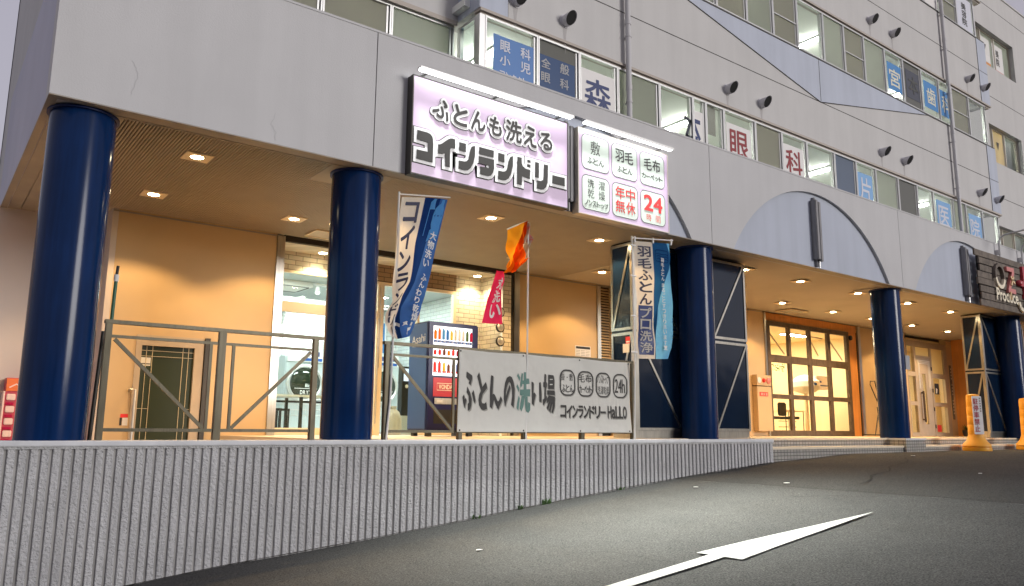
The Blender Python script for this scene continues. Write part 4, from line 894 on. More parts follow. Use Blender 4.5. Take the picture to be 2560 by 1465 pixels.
BANNER_TEAL = [[(6.452,0.865),(6.488,0.806),(6.478,0.759),(6.437,0.826)],[(6.44,0.716),(6.475,0.663),(6.468,0.608),(6.426,0.683)],[(6.462,0.564),(6.483,0.532),(6.473,0.439),(6.457,0.362),(6.428,0.405),(6.442,0.476)],[(6.512,0.868),(6.538,0.861),(6.524,0.703),(6.496,0.669),(6.489,0.713)],[(6.554,0.881),(6.59,0.883),(6.595,0.562),(6.553,0.561)],[(6.509,0.769),(6.594,0.772),(6.594,0.8),(6.636,0.799),(6.647,0.73),(6.594,0.722),(6.51,0.719)],[(6.486,0.647),(6.659,0.658),(6.655,0.559),(6.486,0.57)],[(6.518,0.565),(6.57,0.562),(6.554,0.44),(6.512,0.355),(6.481,0.395)],[(6.574,0.562),(6.616,0.558),(6.617,0.415),(6.624,0.486),(6.66,0.465),(6.656,0.377),(6.625,0.338),(6.589,0.359),(6.576,0.441)]]
BANNER_SLOTS = [[(7.004,0.81),(7.052,0.812),(7.049,0.8),(7.0,0.798)],[(7.004,0.742),(7.052,0.744),(7.048,0.729),(7.0,0.727)]]

# ================================================================== the two lit signs
def layer(mb, y): return lambda x, z: (x, y, z)
s1 = thing('shop_sign', 'large pale pink sign reading ふとんも洗える コインランドリー', 'sign', (5.79, -.14, 3.19))
MB().box(4.537, 7.05, -.14, -.015, 3.19, 4.44).build('sign_panel', 'sign_pink', s1)
m = MB(); m.box(4.522, 4.5365, -.145, -.01, 3.175, 4.455); m.box(7.0505, 7.065, -.145, -.01, 3.175, 4.455); m.box(4.5366, 7.0504, -.145, -.01, 3.175, 3.1895); m.box(4.5366, 7.0504, -.145, -.01, 4.4405, 4.455)
m.build('sign_frame', 'dark_metal', s1)
g2, g1, g0 = flat(), flat(), flat()
for k, (ch, x0, x1, z0, z1, r) in enumerate([('ふ', 4.827, 5.068, 3.968, 4.212, -20), ('と', 5.123, 5.323, 3.953, 4.211, -4), ('ん', 5.388, 5.606, 3.952, 4.204, 0), ('も', 5.676, 5.878, 3.951, 4.196, -6), ('洗', 5.95, 6.21, 3.935, 4.22, 0), ('え', 6.262, 6.478, 3.938, 4.209, -4), ('る', 6.541, 6.746, 3.946, 4.185, 8)]):
    for mb, gr, y in ((g2, .128, -.1425), (g1, .110, -.1520), (g0, None, -.1610)):
        text(mb, ch, x0, x1, z0, z1, onY(y - .0001*k), .06, grow=gr, rot=rad(r))
for k, p in enumerate(SIGN_STROKES):
    p = p if sum((p[i][0]-p[i-1][0])*(p[i][1]+p[i-1][1]) for i in range(len(p))) < 0 else p[::-1]
    for mb, off, y in ((g2, .052, -.1425), (g1, .041, -.1520)):
        vs, fs = grown(p, off); mb.add([(x, y - .0005*k, z) for x, z in vs], fs)
    g0.poly_xz(p, -.1610 - .0004*k)
def facing(mb): return mb
g2.build('lettering_edge', 'ink_grey', s1); g1.build('lettering_outline', 'white', s1); g0.build('lettering', 'ink', s1)
s2 = thing('shop_sign', 'smaller pale pink sign of six rounded cells, two with red lettering', 'sign', (8.2, -.14, 3.17))
MB().box(7.272, 9.152, -.14, -.015, 3.172, 4.437).build('sign_panel', 'sign_pink', s2)
m = MB(); m.box(7.258, 7.2715, -.145, -.01, 3.16, 4.45); m.box(9.1525, 9.166, -.145, -.01, 3.16, 4.45); m.box(7.2716, 9.1524, -.145, -.01, 3.16, 3.1715); m.box(7.2716, 9.1524, -.145, -.01, 4.4375, 4.45); m.build('sign_frame', 'alu_warm', s2)
mint, edge, blk, red = flat(), flat(), flat(), flat()
for x0, x1 in ((7.33, 7.872), (7.932, 8.468), (8.534, 9.078)):
    for z0, z1 in ((3.848, 4.372), (3.243, 3.756)):
        r = rrect(x0, x1, z0, z1, .085); mint.poly_xz(r, -.1425); ring(edge, r, .009, onY(-.1435))
f_ = onY(-.1445)
def row(mb, s, x0, x1, z0, z1, b=.02, gap=.06):
    n = len(s); w_ = (x1-x0)/n
    for i, ch in enumerate(s):
        a, b2 = x0+w_*i+w_*gap, x0+w_*(i+1)-w_*gap; za, zb = z0, z1
        if ch == 'ー': za, zb = z0+(z1-z0)*.44, z0+(z1-z0)*.56
        if ch == '・': a, b2 = a+w_*.3, b2-w_*.3; za, zb = z0+(z1-z0)*.4, z0+(z1-z0)*.55
        if ch == 'a': zb = z0+(z1-z0)*.74
        if ch in 'ッ': zb = z1-(z1-z0)*.25
        text(mb, ch, a, b2, za, zb, f_, b)
row(blk, '敷', 7.49, 7.705, 4.085, 4.295, .0); row(blk, 'ふとん', 7.43, 7.77, 3.94, 4.03)
row(blk, '羽毛', 7.995, 8.395, 4.10, 4.29, .03); row(blk, 'ふとん', 8.035, 8.37, 3.94, 4.03)
row(blk, '毛布', 8.61, 8.995, 4.10, 4.29, .03); row(blk, 'カーペット', 8.56, 9.045, 3.955, 4.035)
row(blk, '洗', 7.43, 7.575, 3.575, 3.705, .008); row(blk, '濯', 7.645, 7.79, 3.575, 3.705, .0); row(blk, '乾', 7.43, 7.575, 3.42, 3.555, .004); row(blk, '燥', 7.645, 7.79, 3.42, 3.555, .0); row(blk, 'ノンストップ', 7.37, 7.845, 3.30, 3.385)
row(red, '年中', 7.985, 8.425, 3.52, 3.71, .014); row(red, '無休', 7.985, 8.425, 3.31, 3.50, .012)
row(red, '24', 8.60, 9.02, 3.45, 3.69, .05); row(red, '時', 8.65, 8.77, 3.285, 3.395, .005); row(red, '間', 8.855, 8.975, 3.285, 3.395, .005)
mint.build('sign_cell', 'sign_mint', s2); edge.build('cell_border', 'ink_grey', s2); blk.build('lettering', 'ink_grey', s2); red.build('red_lettering', 'sign_red', s2)
def led_bar(x0, x1, lab):
    r = thing('sign_light', lab, 'light bar', ((x0+x1)/2, -.25, 4.46), 'white light bars over the signs')
    m = MB(); m.box(x0, x1, -.295, -.205, 4.492, 4.512); m.box(x0, x1, -.300, -.295, 4.47, 4.512)
    for k in range(3):
        xx = x0+.15+(x1-x0-.3)*k/2; m.box(xx-.02, xx+.02, -.205, -.002, 4.494, 4.510)
    m.build('bar_housing', 'alu', r)
    n = int((x1-x0)/.105); m = MB()
    for k in range(n):
        xa = x0+.01+(x1-x0-.02)*k/n; m.box(xa, xa+(x1-x0-.02)/n*.86, -.285, -.225, 4.470, 4.491)
    m.build('light_strip', 'led', r, bevel=.003)
    l = bpy.data.lights.new('bar_beam', 'AREA'); l.shape = 'RECTANGLE'; l.size = x1-x0-.05; l.size_y = .05; l.energy = 70*(x1-x0); l.spread = rad(62); l.color = (.95, 1.0, .92)
    lo = bpy.data.objects.new('bar_beam', l); COL.objects.link(lo); lo.parent = r; lo.location = (0, -.02, .005); lo.rotation_euler = (rad(-21), 0, 0)
    l = bpy.data.lights.new('bar_wash', 'AREA'); l.shape = 'RECTANGLE'; l.size = x1-x0-.05; l.size_y = .04; l.energy = 2.4*(x1-x0); l.spread = rad(26); l.color = (.98, .98, 1.0)
    lo = bpy.data.objects.new('bar_wash', l); COL.objects.link(lo); lo.parent = r; lo.location = (0, -.03, .004); lo.rotation_euler = (rad(9), 0, 0)
led_bar(4.54, 7.05, 'white light bar over the large pink sign'); led_bar(7.27, 9.15, 'white light bar over the smaller six cell sign')
def arch_light(x, z0, z1, lab):
    r = thing('wall_light_box', lab, 'wall light', (x, .085, z0), 'tall unlit light boxes on the arch panels')
    m = MB(); m.box(x-.085, x-.004, -.07, .058, z0, z1); m.box(x+.004, x+.085, -.07, .058, z0-.03, z1-.03); m.each('box_body', 'lamp_grey', r, bevel=.01)
    MB().box(x-.025, x+.025, .0, .058, z0-.13, z1+.06).build('back_rail', 'lamp_grey', r)
    MB().tube([(x+.02, -.02, z0-.03), (x+.02, -.02, z0-.16)], .012, 8).build('cable', 'alu', r)
arch_light(7.17, 3.36, 4.50, 'tall unlit light box between the two lit signs'); arch_light(13.55, 3.36, 4.54, 'tall unlit light box in the middle of the full arch'); arch_light(19.94, 3.36, 4.54, 'tall unlit light box left of the wooden plank sign')

# ================================================================== plank sign at the right
ws = thing('plank_sign', 'dark wooden plank sign with raised letters OZ Produce', 'sign', (22, -.12, 3.13))
rs = random.Random(5); z = 3.14; lf = [20.15, 20.24, 20.20, 20.06, 20.13, 20.27, 20.22, 20.02]
for k in range(8):
    h = .168; m = MB(); dy = rs.uniform(-.015, .012); m.box(lf[k], 24.6+rs.uniform(-.1, .1), -.20+dy, -.16, z, z+h-.012); m.build('plank', 'board', ws, bevel=.006); z += h+.006
m = MB(); 
for x in (20.6, 22.2, 23.9): m.box(x-.05, x+.05, -.1599, -.0, 3.2, 4.45)
m.each('batten', 'black', ws)
yL = -.235
m = MB()                                               # the O: two half rings, dark brass above, glowing cream below
def ell(cx, cz, a, b, t0, t1, n=22): return [(cx+a*math.cos(t0+(t1-t0)*k/n), cz+b*math.sin(t0+(t1-t0)*k/n)) for k in range(n+1)]
def band(mb, cx, cz, ao, bo, ai, bi, t0, t1):
    o_, i_ = ell(cx, cz, ao, bo, t0, t1), ell(cx, cz, ai, bi, t0, t1)
    for k in range(len(o_)-1): mb.prism_xz([i_[k], o_[k], o_[k+1], i_[k+1]], yL-.03, yL+.04)
band(m, 21.24, 3.975, .29, .325, .215, .235, -.25, math.pi+.25); m.build('letter_o_top', 'board', ws)
m = MB(); band(m, 21.24, 3.975, .302, .337, .206, .226, -.25, math.pi+.25); 
m2_ = MB(); band(m2_, 21.24, 3.975, .29, .325, .215, .235, math.pi+.25, 2*math.pi-.25); m2_.build('letter_o_base', 'cream_letter', ws)
Zp = [(21.66, 4.27), (22.10, 4.27), (22.10, 4.13), (21.95, 3.93), (21.82, 3.72), (22.10, 3.72), (22.10, 3.60), (21.66, 3.60), (21.66, 3.70), (21.88, 4.0), (21.97, 4.16), (21.66, 4.16)][::-1]
q = MB(); q.prism_xz(Zp, yL-.03, yL+.04); q.build('letter_z', 'rose', ws)
q = MB(); q.bar((21.80, yL-.045, 4.02), (22.02, yL-.045, 3.86), .05, .03); q.bar((21.98, yL-.045, 4.03), (21.80, yL-.045, 3.80), .05, .03); q.bar((21.72, yL-.045, 3.62), (21.74, yL-.045, 3.42), .04, .03); q.build('letter_flourish', 'gold', ws)
q = MB(); q.box(22.66, 22.80, yL-.03, yL+.04, 3.55, 4.40); q.box(22.38, 23.1, yL-.029, yL+.039, 3.86, 4.0); q.sphere((22.42, yL, 3.93), .085); q.build('letter_red', 'red_letter', ws)
m = flat(); text(m, 'Produce', 21.0, 22.27, 3.36, 3.66, onY(yL+.0), .05); m.build('lettering', 'cream_letter', ws)
q = MB(); pts = [(22.30, 3.42), (22.36, 3.28), (22.52, 3.22), (22.72, 3.30), (22.82, 3.55), (22.9, 3.9)]
for a, b in zip(pts, pts[1:]): q.bar((a[0], yL, a[1]), (b[0], yL, b[1]), .10, .04)
q.build('letter_swash', 'cream_letter', ws)
def gooseneck(x, lab):
    r = thing('gooseneck_lamp', lab, 'lamp', (x, -.10, 4.45), 'gooseneck lamps over the plank sign')
    m = MB(); m.tube([(x, -.10, 4.40), (x, -.10, 4.95), (x, -.14, 5.05), (x, -.24, 5.11), (x, -.8, 5.16), (x, -1.15, 5.18)], .022, 10); m.box(x-.04, x+.04, -.10, -.001, 4.62, 4.74); m.build('arm', 'pipe', r, smooth=True)
    MB().lathe([(.03, 0.05), (.06, 0), (.14, -.10), (.145, -.11)], (x, -1.15, 5.18), n=20).build('shade', 'pipe', r, smooth=True)
gooseneck(21.78, 'gooseneck lamp arm at the left over the plank sign'); gooseneck(23.2, 'gooseneck lamp arm at the right over the plank sign')

# ================================================================== railings and banner
RYc = .25
def railing(lab, posts, x0, x1, zt, zm, zb, diag, inner, panels):
    r = thing('railing', lab, 'railing', ((x0+x1)/2, RYc, 0), 'steel railings on the wall')
    MB().box(x0, x1, RYc-.032, RYc+.032, zt-.038, zt).build('top_rail', 'rail_steel', r, bevel=.004)
    for a, b in posts: MB().box(a, b, RYc-.03, RYc+.03, -.012, zt-.0381).build('post', 'rail_steel', r, bevel=.004)
    for a, b in panels:
        m = MB(); m.box(a, b, RYc-.014, RYc+.014, zm-.028, zm); m.box(a, b, RYc-.014, RYc+.014, zb-.015, zb+.018); m.each('rail_bar', 'rail_steel', r)
    for a, b in diag: MB().bar((a[0], RYc, a[1]), (b[0], RYc, b[1]), .034, .026).build('brace', 'rail_steel', r)
    for x in inner: MB().box(x-.015, x+.015, RYc-.0145, RYc+.0145, zb+.018, zm-.028).build('upright', 'rail_steel', r)
railing('short steel railing with crossed braces between the two left pillars', [(1.43, 1.49), (2.512, 2.588), (3.56, 3.62)], 1.42, 3.68, 1.145, 1.0, .085, [((1.52, .96), (2.41, .11)), ((2.70, .11), (3.54, .96))], [2.44, 2.675], [(1.491, 2.511), (2.589, 3.559)])
railing('longer steel railing carrying the white banner', [(4.472, 4.537), (5.53, 5.59), (6.565, 6.62), (7.605, 7.68), (8.64, 8.70)], 4.45, 8.74, 1.155, 1.015, .085, [((4.58, .98), (5.44, .11)), ((5.62, .11), (6.5, .98)), ((6.7, .98), (7.55, .11)), ((7.75, .11), (8.6, .98))], [5.46], [(4.538, 5.529), (5.591, 6.564), (6.621, 7.604), (7.681, 8.639)])
bn = thing('banner', 'white vinyl banner with black brush lettering tied to the railing', 'banner', (7.05, .2, .08))
def byf(x, z):
    y = .196
    for gx in (5.53, 6.57, 7.57, 8.57):
        dx = x-gx; dz = 1.12-z
        if dz >= 0: y += .010*math.exp(-(abs(dx)-.55*dz)**2/.006)*math.exp(-dz*2.6)
    y += .008*math.exp(-((x-6.57)/.05)**2) + .006*math.exp(-((x-8.46)/.05)**2) - .004*math.sin(x*3.1+z*1.7)*math.sin(z*5+1) + .003*math.sin(x*9+z*3)
    return y
m = flat(); nx, nz = 150, 50; v = []
def bxz(i, j):
    u, t = i/nx, j/nz; x0 = 5.508+(5.493-5.508)*(1-t); x1 = 8.593-.03*math.sin(math.pi*t)+.01*(1-t); zt = 1.128-.012*math.sin(math.pi*min(1, abs((u*3) % 1)))*1.0; return x0+(x1-x0)*u, .083+(zt-.083)*t
for j in range(nz+1):
    for i in range(nx+1):
        x, z = bxz(i, j); v.append((x, byf(x, z), z))
m.add(v, [(j*(nx+1)+i, j*(nx+1)+i+1, (j+1)*(nx+1)+i+1, (j+1)*(nx+1)+i) for j in range(nz) for i in range(nx)])
cl = m.build('banner_sheet', 'banner', bn, smooth=True)
sd = cl.modifiers.new('thickness', 'SOLIDIFY'); sd.thickness = .002; sd.offset = 1.0
def bn_fn(off): return lambda x, z: (x, byf(x, z) - off, z)
blk, sh, tl, sl = flat(), flat(), flat(), flat()
def dense(p, n=3): 
    r = []
    for i in range(len(p)):
        a, b = p[i], p[(i+1) % len(p)]
        r += [(a[0]+(b[0]-a[0])*k/n, a[1]+(b[1]-a[1])*k/n) for k in range(n)]
    return r
for k, p in enumerate(BANNER_STROKES):
    fn = bn_fn(.0065+.0001*k); blk.add([fn(*q_) for q_ in dense(p)], [tuple(range(3*len(p)))]); fn = bn_fn(.0045); sh.add([fn(q_[0]+.014, q_[1]-.016) for q_ in dense(p)], [tuple(range(3*len(p)))])
for k, p in enumerate(BANNER_TEAL): fn = bn_fn(.0065+.0001*k); tl.add([fn(*q_) for q_ in dense(p)], [tuple(range(3*len(p)))])
for p in BANNER_SLOTS: fn = bn_fn(.0085); sl.add([fn(*q_) for q_ in p], [(0, 1, 2, 3)])
f_ = bn_fn(.0065)
for x0, x1, z0, z1 in ((7.175, 7.478, .585, .962), (7.515, 7.830, .583, .957), (7.868, 8.175, .583, .953), (8.220, 8.525, .583, .95)):
    r = rrect(x0+.015, x1-.015, z0+.015, z1-.015, .105, 8); ring(blk, r, .020, f_); ring(sh, [(a+.010, b-.012) for a, b in r], .020, bn_fn(.0045))
row(blk, '掛・敷', 7.20, 7.44, .80, .90, .0); row(blk, 'ふとん', 7.215, 7.44, .64, .745, .01)
row(blk, '毛布', 7.535, 7.80, .79, .91, .01); row(blk, 'カーペット', 7.55, 7.80, .64, .745, .01)
row(blk, 'ノンストップ', 7.89, 8.14, .79, .905, .0); row(blk, '洗濯乾燥', 7.91, 8.14, .63, .745, .0)
row(blk, '24h', 8.26, 8.48, .665, .865, .012); row(blk, 'コインランドリー', 7.195, 8.065, .29, .455, .055); row(blk, 'HaLLO', 8.10, 8.50, .292, .462, .045)
f_ = bn_fn(.0045); row(sh, 'コインランドリー', 7.207, 8.077, .276, .441, .055); row(sh, 'HaLLO', 8.112, 8.512, .278, .448, .045)
blk.build('lettering', 'ink', cl); sh.build('lettering_shadow', 'letter_shadow', cl); tl.build('teal_lettering', 'teal_ink', cl); sl.build('lettering_slot', 'banner', cl)
m = flat()
for x in (5.53, 6.55, 7.57, 8.55):
    for z in (1.105, .105): fn = bn_fn(.006); m.add([fn(x+.013*math.cos(-a*.5236), z+.013*math.sin(-a*.5236)) for a in range(12)][::-1], [tuple(range(12))])
m.build('eyelet', 'black', cl)

# ================================================================== flags on poles
def interp(c, t):
    k = min(int(t*(len(c)-1)), len(c)-2); f = t*(len(c)-1)-k
    return c[k][0]*(1-f)+c[k+1][0]*f, c[k][1]*(1-f)+c[k+1][1]*f
class Cloth:
    """columns of control curves top to bottom; u in 0..len-1 runs between them"""
    def __init__(s, curves, yf): s.c = curves; s.yf = yf
    def at(s, u, v, off=0):
        k = min(int(u), len(s.c)-2); f = u-k; a, b = interp(s.c[k], v), interp(s.c[k+1], v)
        x, z = a[0]*(1-f)+b[0]*f, a[1]*(1-f)+b[1]*f
        return (x, s.yf(u, v)-off, z)
    def sheet(s, mats, parent, name='cloth', nu=10, nv=60):
        m = flat(); n = len(s.c)-1; W_ = n*nu; v = [s.at(i/nu, j/nv) for j in range(nv+1) for i in range(W_+1)]
        base = len(m.v); m.v += v
        for j in range(nv):
            for i in range(W_):
                m.use(mats[i//nu]); m.f.append([j*(W_+1)+i, (j+1)*(W_+1)+i, (j+1)*(W_+1)+i+1, j*(W_+1)+i+1]); m.mi.append(m.cur)
        o = m.build(name, None, parent, smooth=True); return o
    def fn(s, off): return lambda u, v: s.at(u, v, off)
def cloth_text(mb, cl, body, ua, ub, v0, v1, bold=.03, off=.004, ub2=None, fill=.86):
    """vertical row; ua/ub give the left/right u at v0, may shift to ub2 = (u0, u1) at v1"""
    n = len(body)
    for i, ch in enumerate(body):
        if ch == ' ': continue
        t = (i+.5)/n; va = v0+(v1-v0)*(i+.5-fill/2)/n; vb = v0+(v1-v0)*(i+.5+fill/2)/n
        a, b = ua, ub
        if ub2: a, b = ua+(ub2[0]-ua)*t, ub+(ub2[1]-ub)*t
        if ch == 'ー':
            mid = (a+b)/2; q_ = [cl.at(mid-.07, va, off), cl.at(mid-.07, vb, off), cl.at(mid+.07, vb, off), cl.at(mid+.07, va, off)]; mb.add(q_, [(0, 1, 2, 3)]); continue
        if ch == '/': ch = '!'
        text(mb, ch, a, b, -vb, -va, lambda u, z: cl.at(u, -z, off), bold)
# white and blue flag at the left
fl = thing('banner_flag', 'white and dark blue flag reading コインランドリー, billowing at its foot', 'flag', (4.51, .2, 0), 'upright advertising flags on the railing')
MB().tube([(4.505, .205, -.01), (4.54, .205, .45), (4.554, .205, 1.41), (4.568, .205, 3.03)], .014, 12).build('pole', 'offwhite', fl, smooth=True)
MB().tube([(4.568, .20, 3.0), (4.60, .19, 3.0), (5.30, .17, 3.085)], .009, 8).build('crossbar', 'white', fl, smooth=True)
Lc = [(4.597, 2.963), (4.570, 2.690), (4.546, 2.354), (4.534, 2.09), (4.510, 1.80), (4.515, 1.62), (4.443, 1.488), (4.420, 1.372), (4.455, 1.27), (4.526, 1.191)]
Mc = [(4.935, 3.02), (4.875, 2.742), (4.796, 2.392), (4.76, 2.119), (4.725, 1.90), (4.635, 1.712), (4.597, 1.579), (4.580, 1.450), (4.578, 1.322), (4.626, 1.19)]
Rc = [(5.273, 3.056), (5.208, 2.799), (5.123, 2.441), (5.054, 2.16), (4.999, 1.951), (4.952, 1.747), (4.903, 1.636), (4.871, 1.476), (4.82, 1.34), (4.765, 1.23)]
fr = [.66, .58, .47, .42, .38, .30, .24, .2, .2, .2]
Nc = [(a[0]*(1-f)+b[0]*f, a[1]*(1-f)+b[1]*f) for a, b, f in zip(Mc, Rc, fr)]
C1 = Cloth([Lc, Mc, Nc, Rc], lambda u, v: .18 + .045*math.sin(u*2.6+v*5)*(0.25+v) - .05*v*math.sin(v*6)*(1 if u < 1 else .6) + .018*math.sin(v*21+u*3)*v)
cl = C1.sheet(['flag_white', 'flag_navy', 'flag_blue'], fl)
m = flat(); cloth_text(m, C1, 'コインランドリー', .20, .80, .02, .965, .05); m.build('lettering', 'navy_ink', cl)
m = flat()
for ch, (x, z, s_) in zip('大物洗いふんわり乾燥', [(5.05, 2.53, .11), (5.02, 2.41, .11), (4.99, 2.29, .11), (4.965, 2.17, .095), (4.925, 1.98, .09), (4.895, 1.885, .085), (4.865, 1.785, .09), (4.84, 1.685, .08), (4.815, 1.575, .10), (4.79, 1.465, .10)]):
    # find the cloth point that lies at x, z so the letter follows the folds
    def fn(px_, pz, x=x, z=z, s_=s_):
        best = min(((abs(C1.at(u*.1+1, vv*.02)[0]-x)+abs(C1.at(u*.1+1, vv*.02)[2]-z)), u, vv) for u in range(0, 21, 2) for vv in range(4, 50, 2)) if (x, z) not in _fc else _fc[(x, z)]
        _fc[(x, z)] = best; u0, v0 = best[1]*.1+1, best[2]*.02
        return (px_, C1.at(u0, v0)[1]-.03, pz)
    _fc = globals().setdefault('_fc', {})
    text(m, ch, x-s_*.42, x+s_*.42, z-s_/2, z+s_/2, fn, .03, rot=rad(-8))
m.build('lettering', 'offwhite', cl)
m = flat(); f1 = C1.fn(.006)
ring(m, [(2.35+.32*math.cos(a*.35), .10+.030*math.sin(a*.35)) for a in range(18)], .05, f1); ring(m, [(2.35+.52*math.cos(a*.35), .10+.045*math.sin(a*.35)) for a in range(18)], .05, f1)
stroke(m, [(1.45, .19), (1.45, .045), (1.6, .035), (2.7, .035)], .06, f1); stroke(m, [(1.9, .19), (2.2, .175), (2.5, .185), (2.85, .17)], .05, f1); m.build('washer_print', 'flag_sky', cl)
m = flat(); stroke(m, [(1.2, .99), (1.2, .92), (1.05, .90), (1.1, .855), (1.5, .845), (1.9, .865), (2.3, .84), (2.75, .85), (2.7, .90), (2.5, .91), (2.45, .97)], .035, lambda u, v: C1.at(u, min(v, .995), .006)); m.build('shirt_print', 'offwhite', cl)
# blue flag at the right
fr_ = thing('banner_flag', 'white and light blue flag reading 羽毛ふとんプロ洗浄, hanging straight', 'flag', (8.60, .1, 0), 'upright advertising flags on the railing')
MB().tube([(8.63, .17, -.01), (8.60, .11, 1.1), (8.575, .10, 3.07)], .015, 12).build('pole', 'offwhite', fr_, smooth=True)
MB().tube([(8.575, .10, 3.045), (8.62, .09, 3.045), (9.49, .075, 3.135)], .010, 8).build('crossbar', 'white', fr_, smooth=True)
m = MB()
for z in (2.93, 2.45, 1.83, 1.28): m.tube([(8.53, .098, z), (8.65, .098, z)], .012, 8)
m.tube([(8.625, .085, 3.07), (8.625, .085, 2.98)], .016, 8); m.tube([(9.03, .08, 3.11), (9.03, .08, 3.02)], .016, 8); m.tube([(9.46, .075, 3.15), (9.44, .075, 3.05)], .016, 8)
m.each('loop', 'white', fr_)
def ln(x0, z0, x1, z1, n=9): return [(x0+(x1-x0)*k/n, z0+(z1-z0)*k/n) for k in range(n+1)]
L4, M4 = ln(8.615, 3.0, 8.635, 1.185), ln(9.03, 3.04, 9.02, 1.20)
R4_ = [(9.41, 3.07), (9.425, 2.86), (9.432, 2.65), (9.436, 2.44), (9.438, 2.23), (9.44, 2.02), (9.442, 1.82), (9.44, 1.61), (9.425, 1.39), (9.32, 1.22)]
f4 = [.80, .98, .90, .66, .42, .25, .12, .05, .02, .02]
N4 = [(a[0]*(1-f)+b[0]*f, a[1]*(1-f)+b[1]*f) for a, b, f in zip(M4, R4_, f4)]
C4 = Cloth([L4, M4, N4, R4_], lambda u, v: .085+.014*math.sin(v*9+u*2)+.010*math.sin(v*23+u*4)*v)
cl = C4.sheet(['flag_white', 'flag_deep', 'flag_cyan'], fr_)
m = flat(); cloth_text(m, C4, '羽毛ふとん', .17, .86, .035, .55, .045, .008); m.build('lettering', 'navy_ink', cl)
m = flat(); f1 = C4.fn(.005); v = [f1(.10+.82*i/8, .553+.415*j/30) for j in range(31) for i in range(9)]; m.add(v, [(j*9+i, (j+1)*9+i, (j+1)*9+i+1, j*9+i+1) for j in range(30) for i in range(8)]); m.build('dark_box', 'navy', cl)
m = flat(); cloth_text(m, C4, 'プロ洗浄', .20, .82, .565, .955, .035, .010); m.build('lettering', 'flag_white', cl)
m = flat(); 
def c4x(x, z): t = (3.04-z)/1.84; return (x, .050, z)
s4 = '羽毛ふとん まるごとすっきり洗います/'; zz = 2.80
for ch in s4:
    if ch == ' ': zz -= .03; continue
    h = .073 if zz < 2.36 else .066
    text(m, '！' if ch == '/' else ch, 9.20-h*.5+(2.8-zz)*.02, 9.20+h*.5+(2.8-zz)*.02, zz-h*.92, zz, c4x, .025); zz -= h*1.13
m.build('lettering', 'offwhite', cl)
m = flat(); f1 = lambda x, z: (x, .062, z)
for k in range(3): stroke(m, [(9.07+.015*k, 2.86-.04*k), (9.13, 2.875-.04*k), (9.22, 2.86-.04*k), (9.30, 2.875-.04*k), (9.345, 2.86-.04*k)], .010, f1)
ring(m, rrect(9.06, 9.35, 2.74, 2.93, .04, 4), .010, f1); m.build('quilt_print', 'flag_navy', cl)
# twisted orange and pink flag
fo = thing('banner_flag', 'twisted orange and pink flag wound round a tall pole behind the banner', 'flag', (6.625, .235, 0), 'upright advertising flags on the railing')
MB().tube([(6.60, .205, -.01), (6.615, .205, 1.1), (6.622, .205, 2.45), (6.622, .205, 2.98)], .012, 12).build('pole', 'offwhite', fo, smooth=True)
MB().tube([(6.185, .12, 2.792), (6.40, .15, 2.90), (6.60, .2, 2.99)], .010, 8).build('crossbar', 'cream_text', fo, smooth=True)
A = [(6.200, 2.79), (6.212, 2.65), (6.206, 2.50), (6.203, 2.35), (6.21, 2.26), (6.218, 2.205)]
B = [(6.50, 2.95), (6.47, 2.84), (6.42, 2.66), (6.37, 2.48), (6.30, 2.33), (6.235, 2.21)]
B2 = [(6.545, 2.97), (6.53, 2.85), (6.48, 2.66), (6.40, 2.47), (6.32, 2.33), (6.24, 2.21)]
Cc = [(6.575, 2.985), (6.55, 2.84), (6.52, 2.70), (6.51, 2.56), (6.495, 2.42), (6.37, 2.235)]
co = Cloth([A, B, B2, Cc], lambda u, v: .13 + .05*u/3 + (.07*math.sin(u*4.2+v*7) + .035*math.sin(u*9-v*13)) * (.3+.7*v))
co.sheet(['orange_cloth', 'orange_cloth2', 'orange_cloth2'], fo, nu=14)
D = [(6.575, 2.98), (6.56, 2.80), (6.53, 2.66), (6.515, 2.52), (6.51, 2.44)]; Ee = [(6.64, 2.965), (6.66, 2.85), (6.69, 2.77), (6.65, 2.66), (6.60, 2.46)]
cp = Cloth([D, Ee], lambda u, v: .215+.05*math.sin(u*6+v*9)); w_ = cp.sheet(['pale_cloth'], fo, nu=14)
m = flat(); f1 = cp.fn(.008)
for k in range(3): stroke(m, [(.35+.1*k, .12+.16*k), (.65, .16+.16*k), (.95, .30+.16*k)], .14, lambda u, v: cp.at(min(u, 1), v, .01))
m.build('print', 'rose', w_)
co2 = Cloth([[(6.50, 2.42), (6.44, 2.36), (6.40, 2.30), (6.37, 2.24)], [(6.615, 2.47), (6.56, 2.40), (6.48, 2.33), (6.40, 2.245)]], lambda u, v: .19+.02*math.sin(u*5+v*4)); co2.sheet(['orange_cloth2'], fo, nu=8, nv=16)
P0 = [(6.15, 2.256), (6.12, 2.12), (6.07, 1.98), (5.99, 1.80), (5.945, 1.65), (5.905, 1.505)]; P1 = [(6.295, 2.23), (6.30, 2.12), (6.235, 1.98), (6.225, 1.86), (6.225, 1.70), (6.25, 1.515)]
cpk = Cloth([P0, P1], lambda u, v: .29+.03*math.sin(u*7+v*5)*(1-v*.6)); pk = cpk.sheet(['pink_cloth'], fo, nu=16)
m = flat(); cloth_text(m, cpk, '丸洗い', .30, .90, .14, .92, .045, .008); m.build('lettering', 'offwhite', pk)
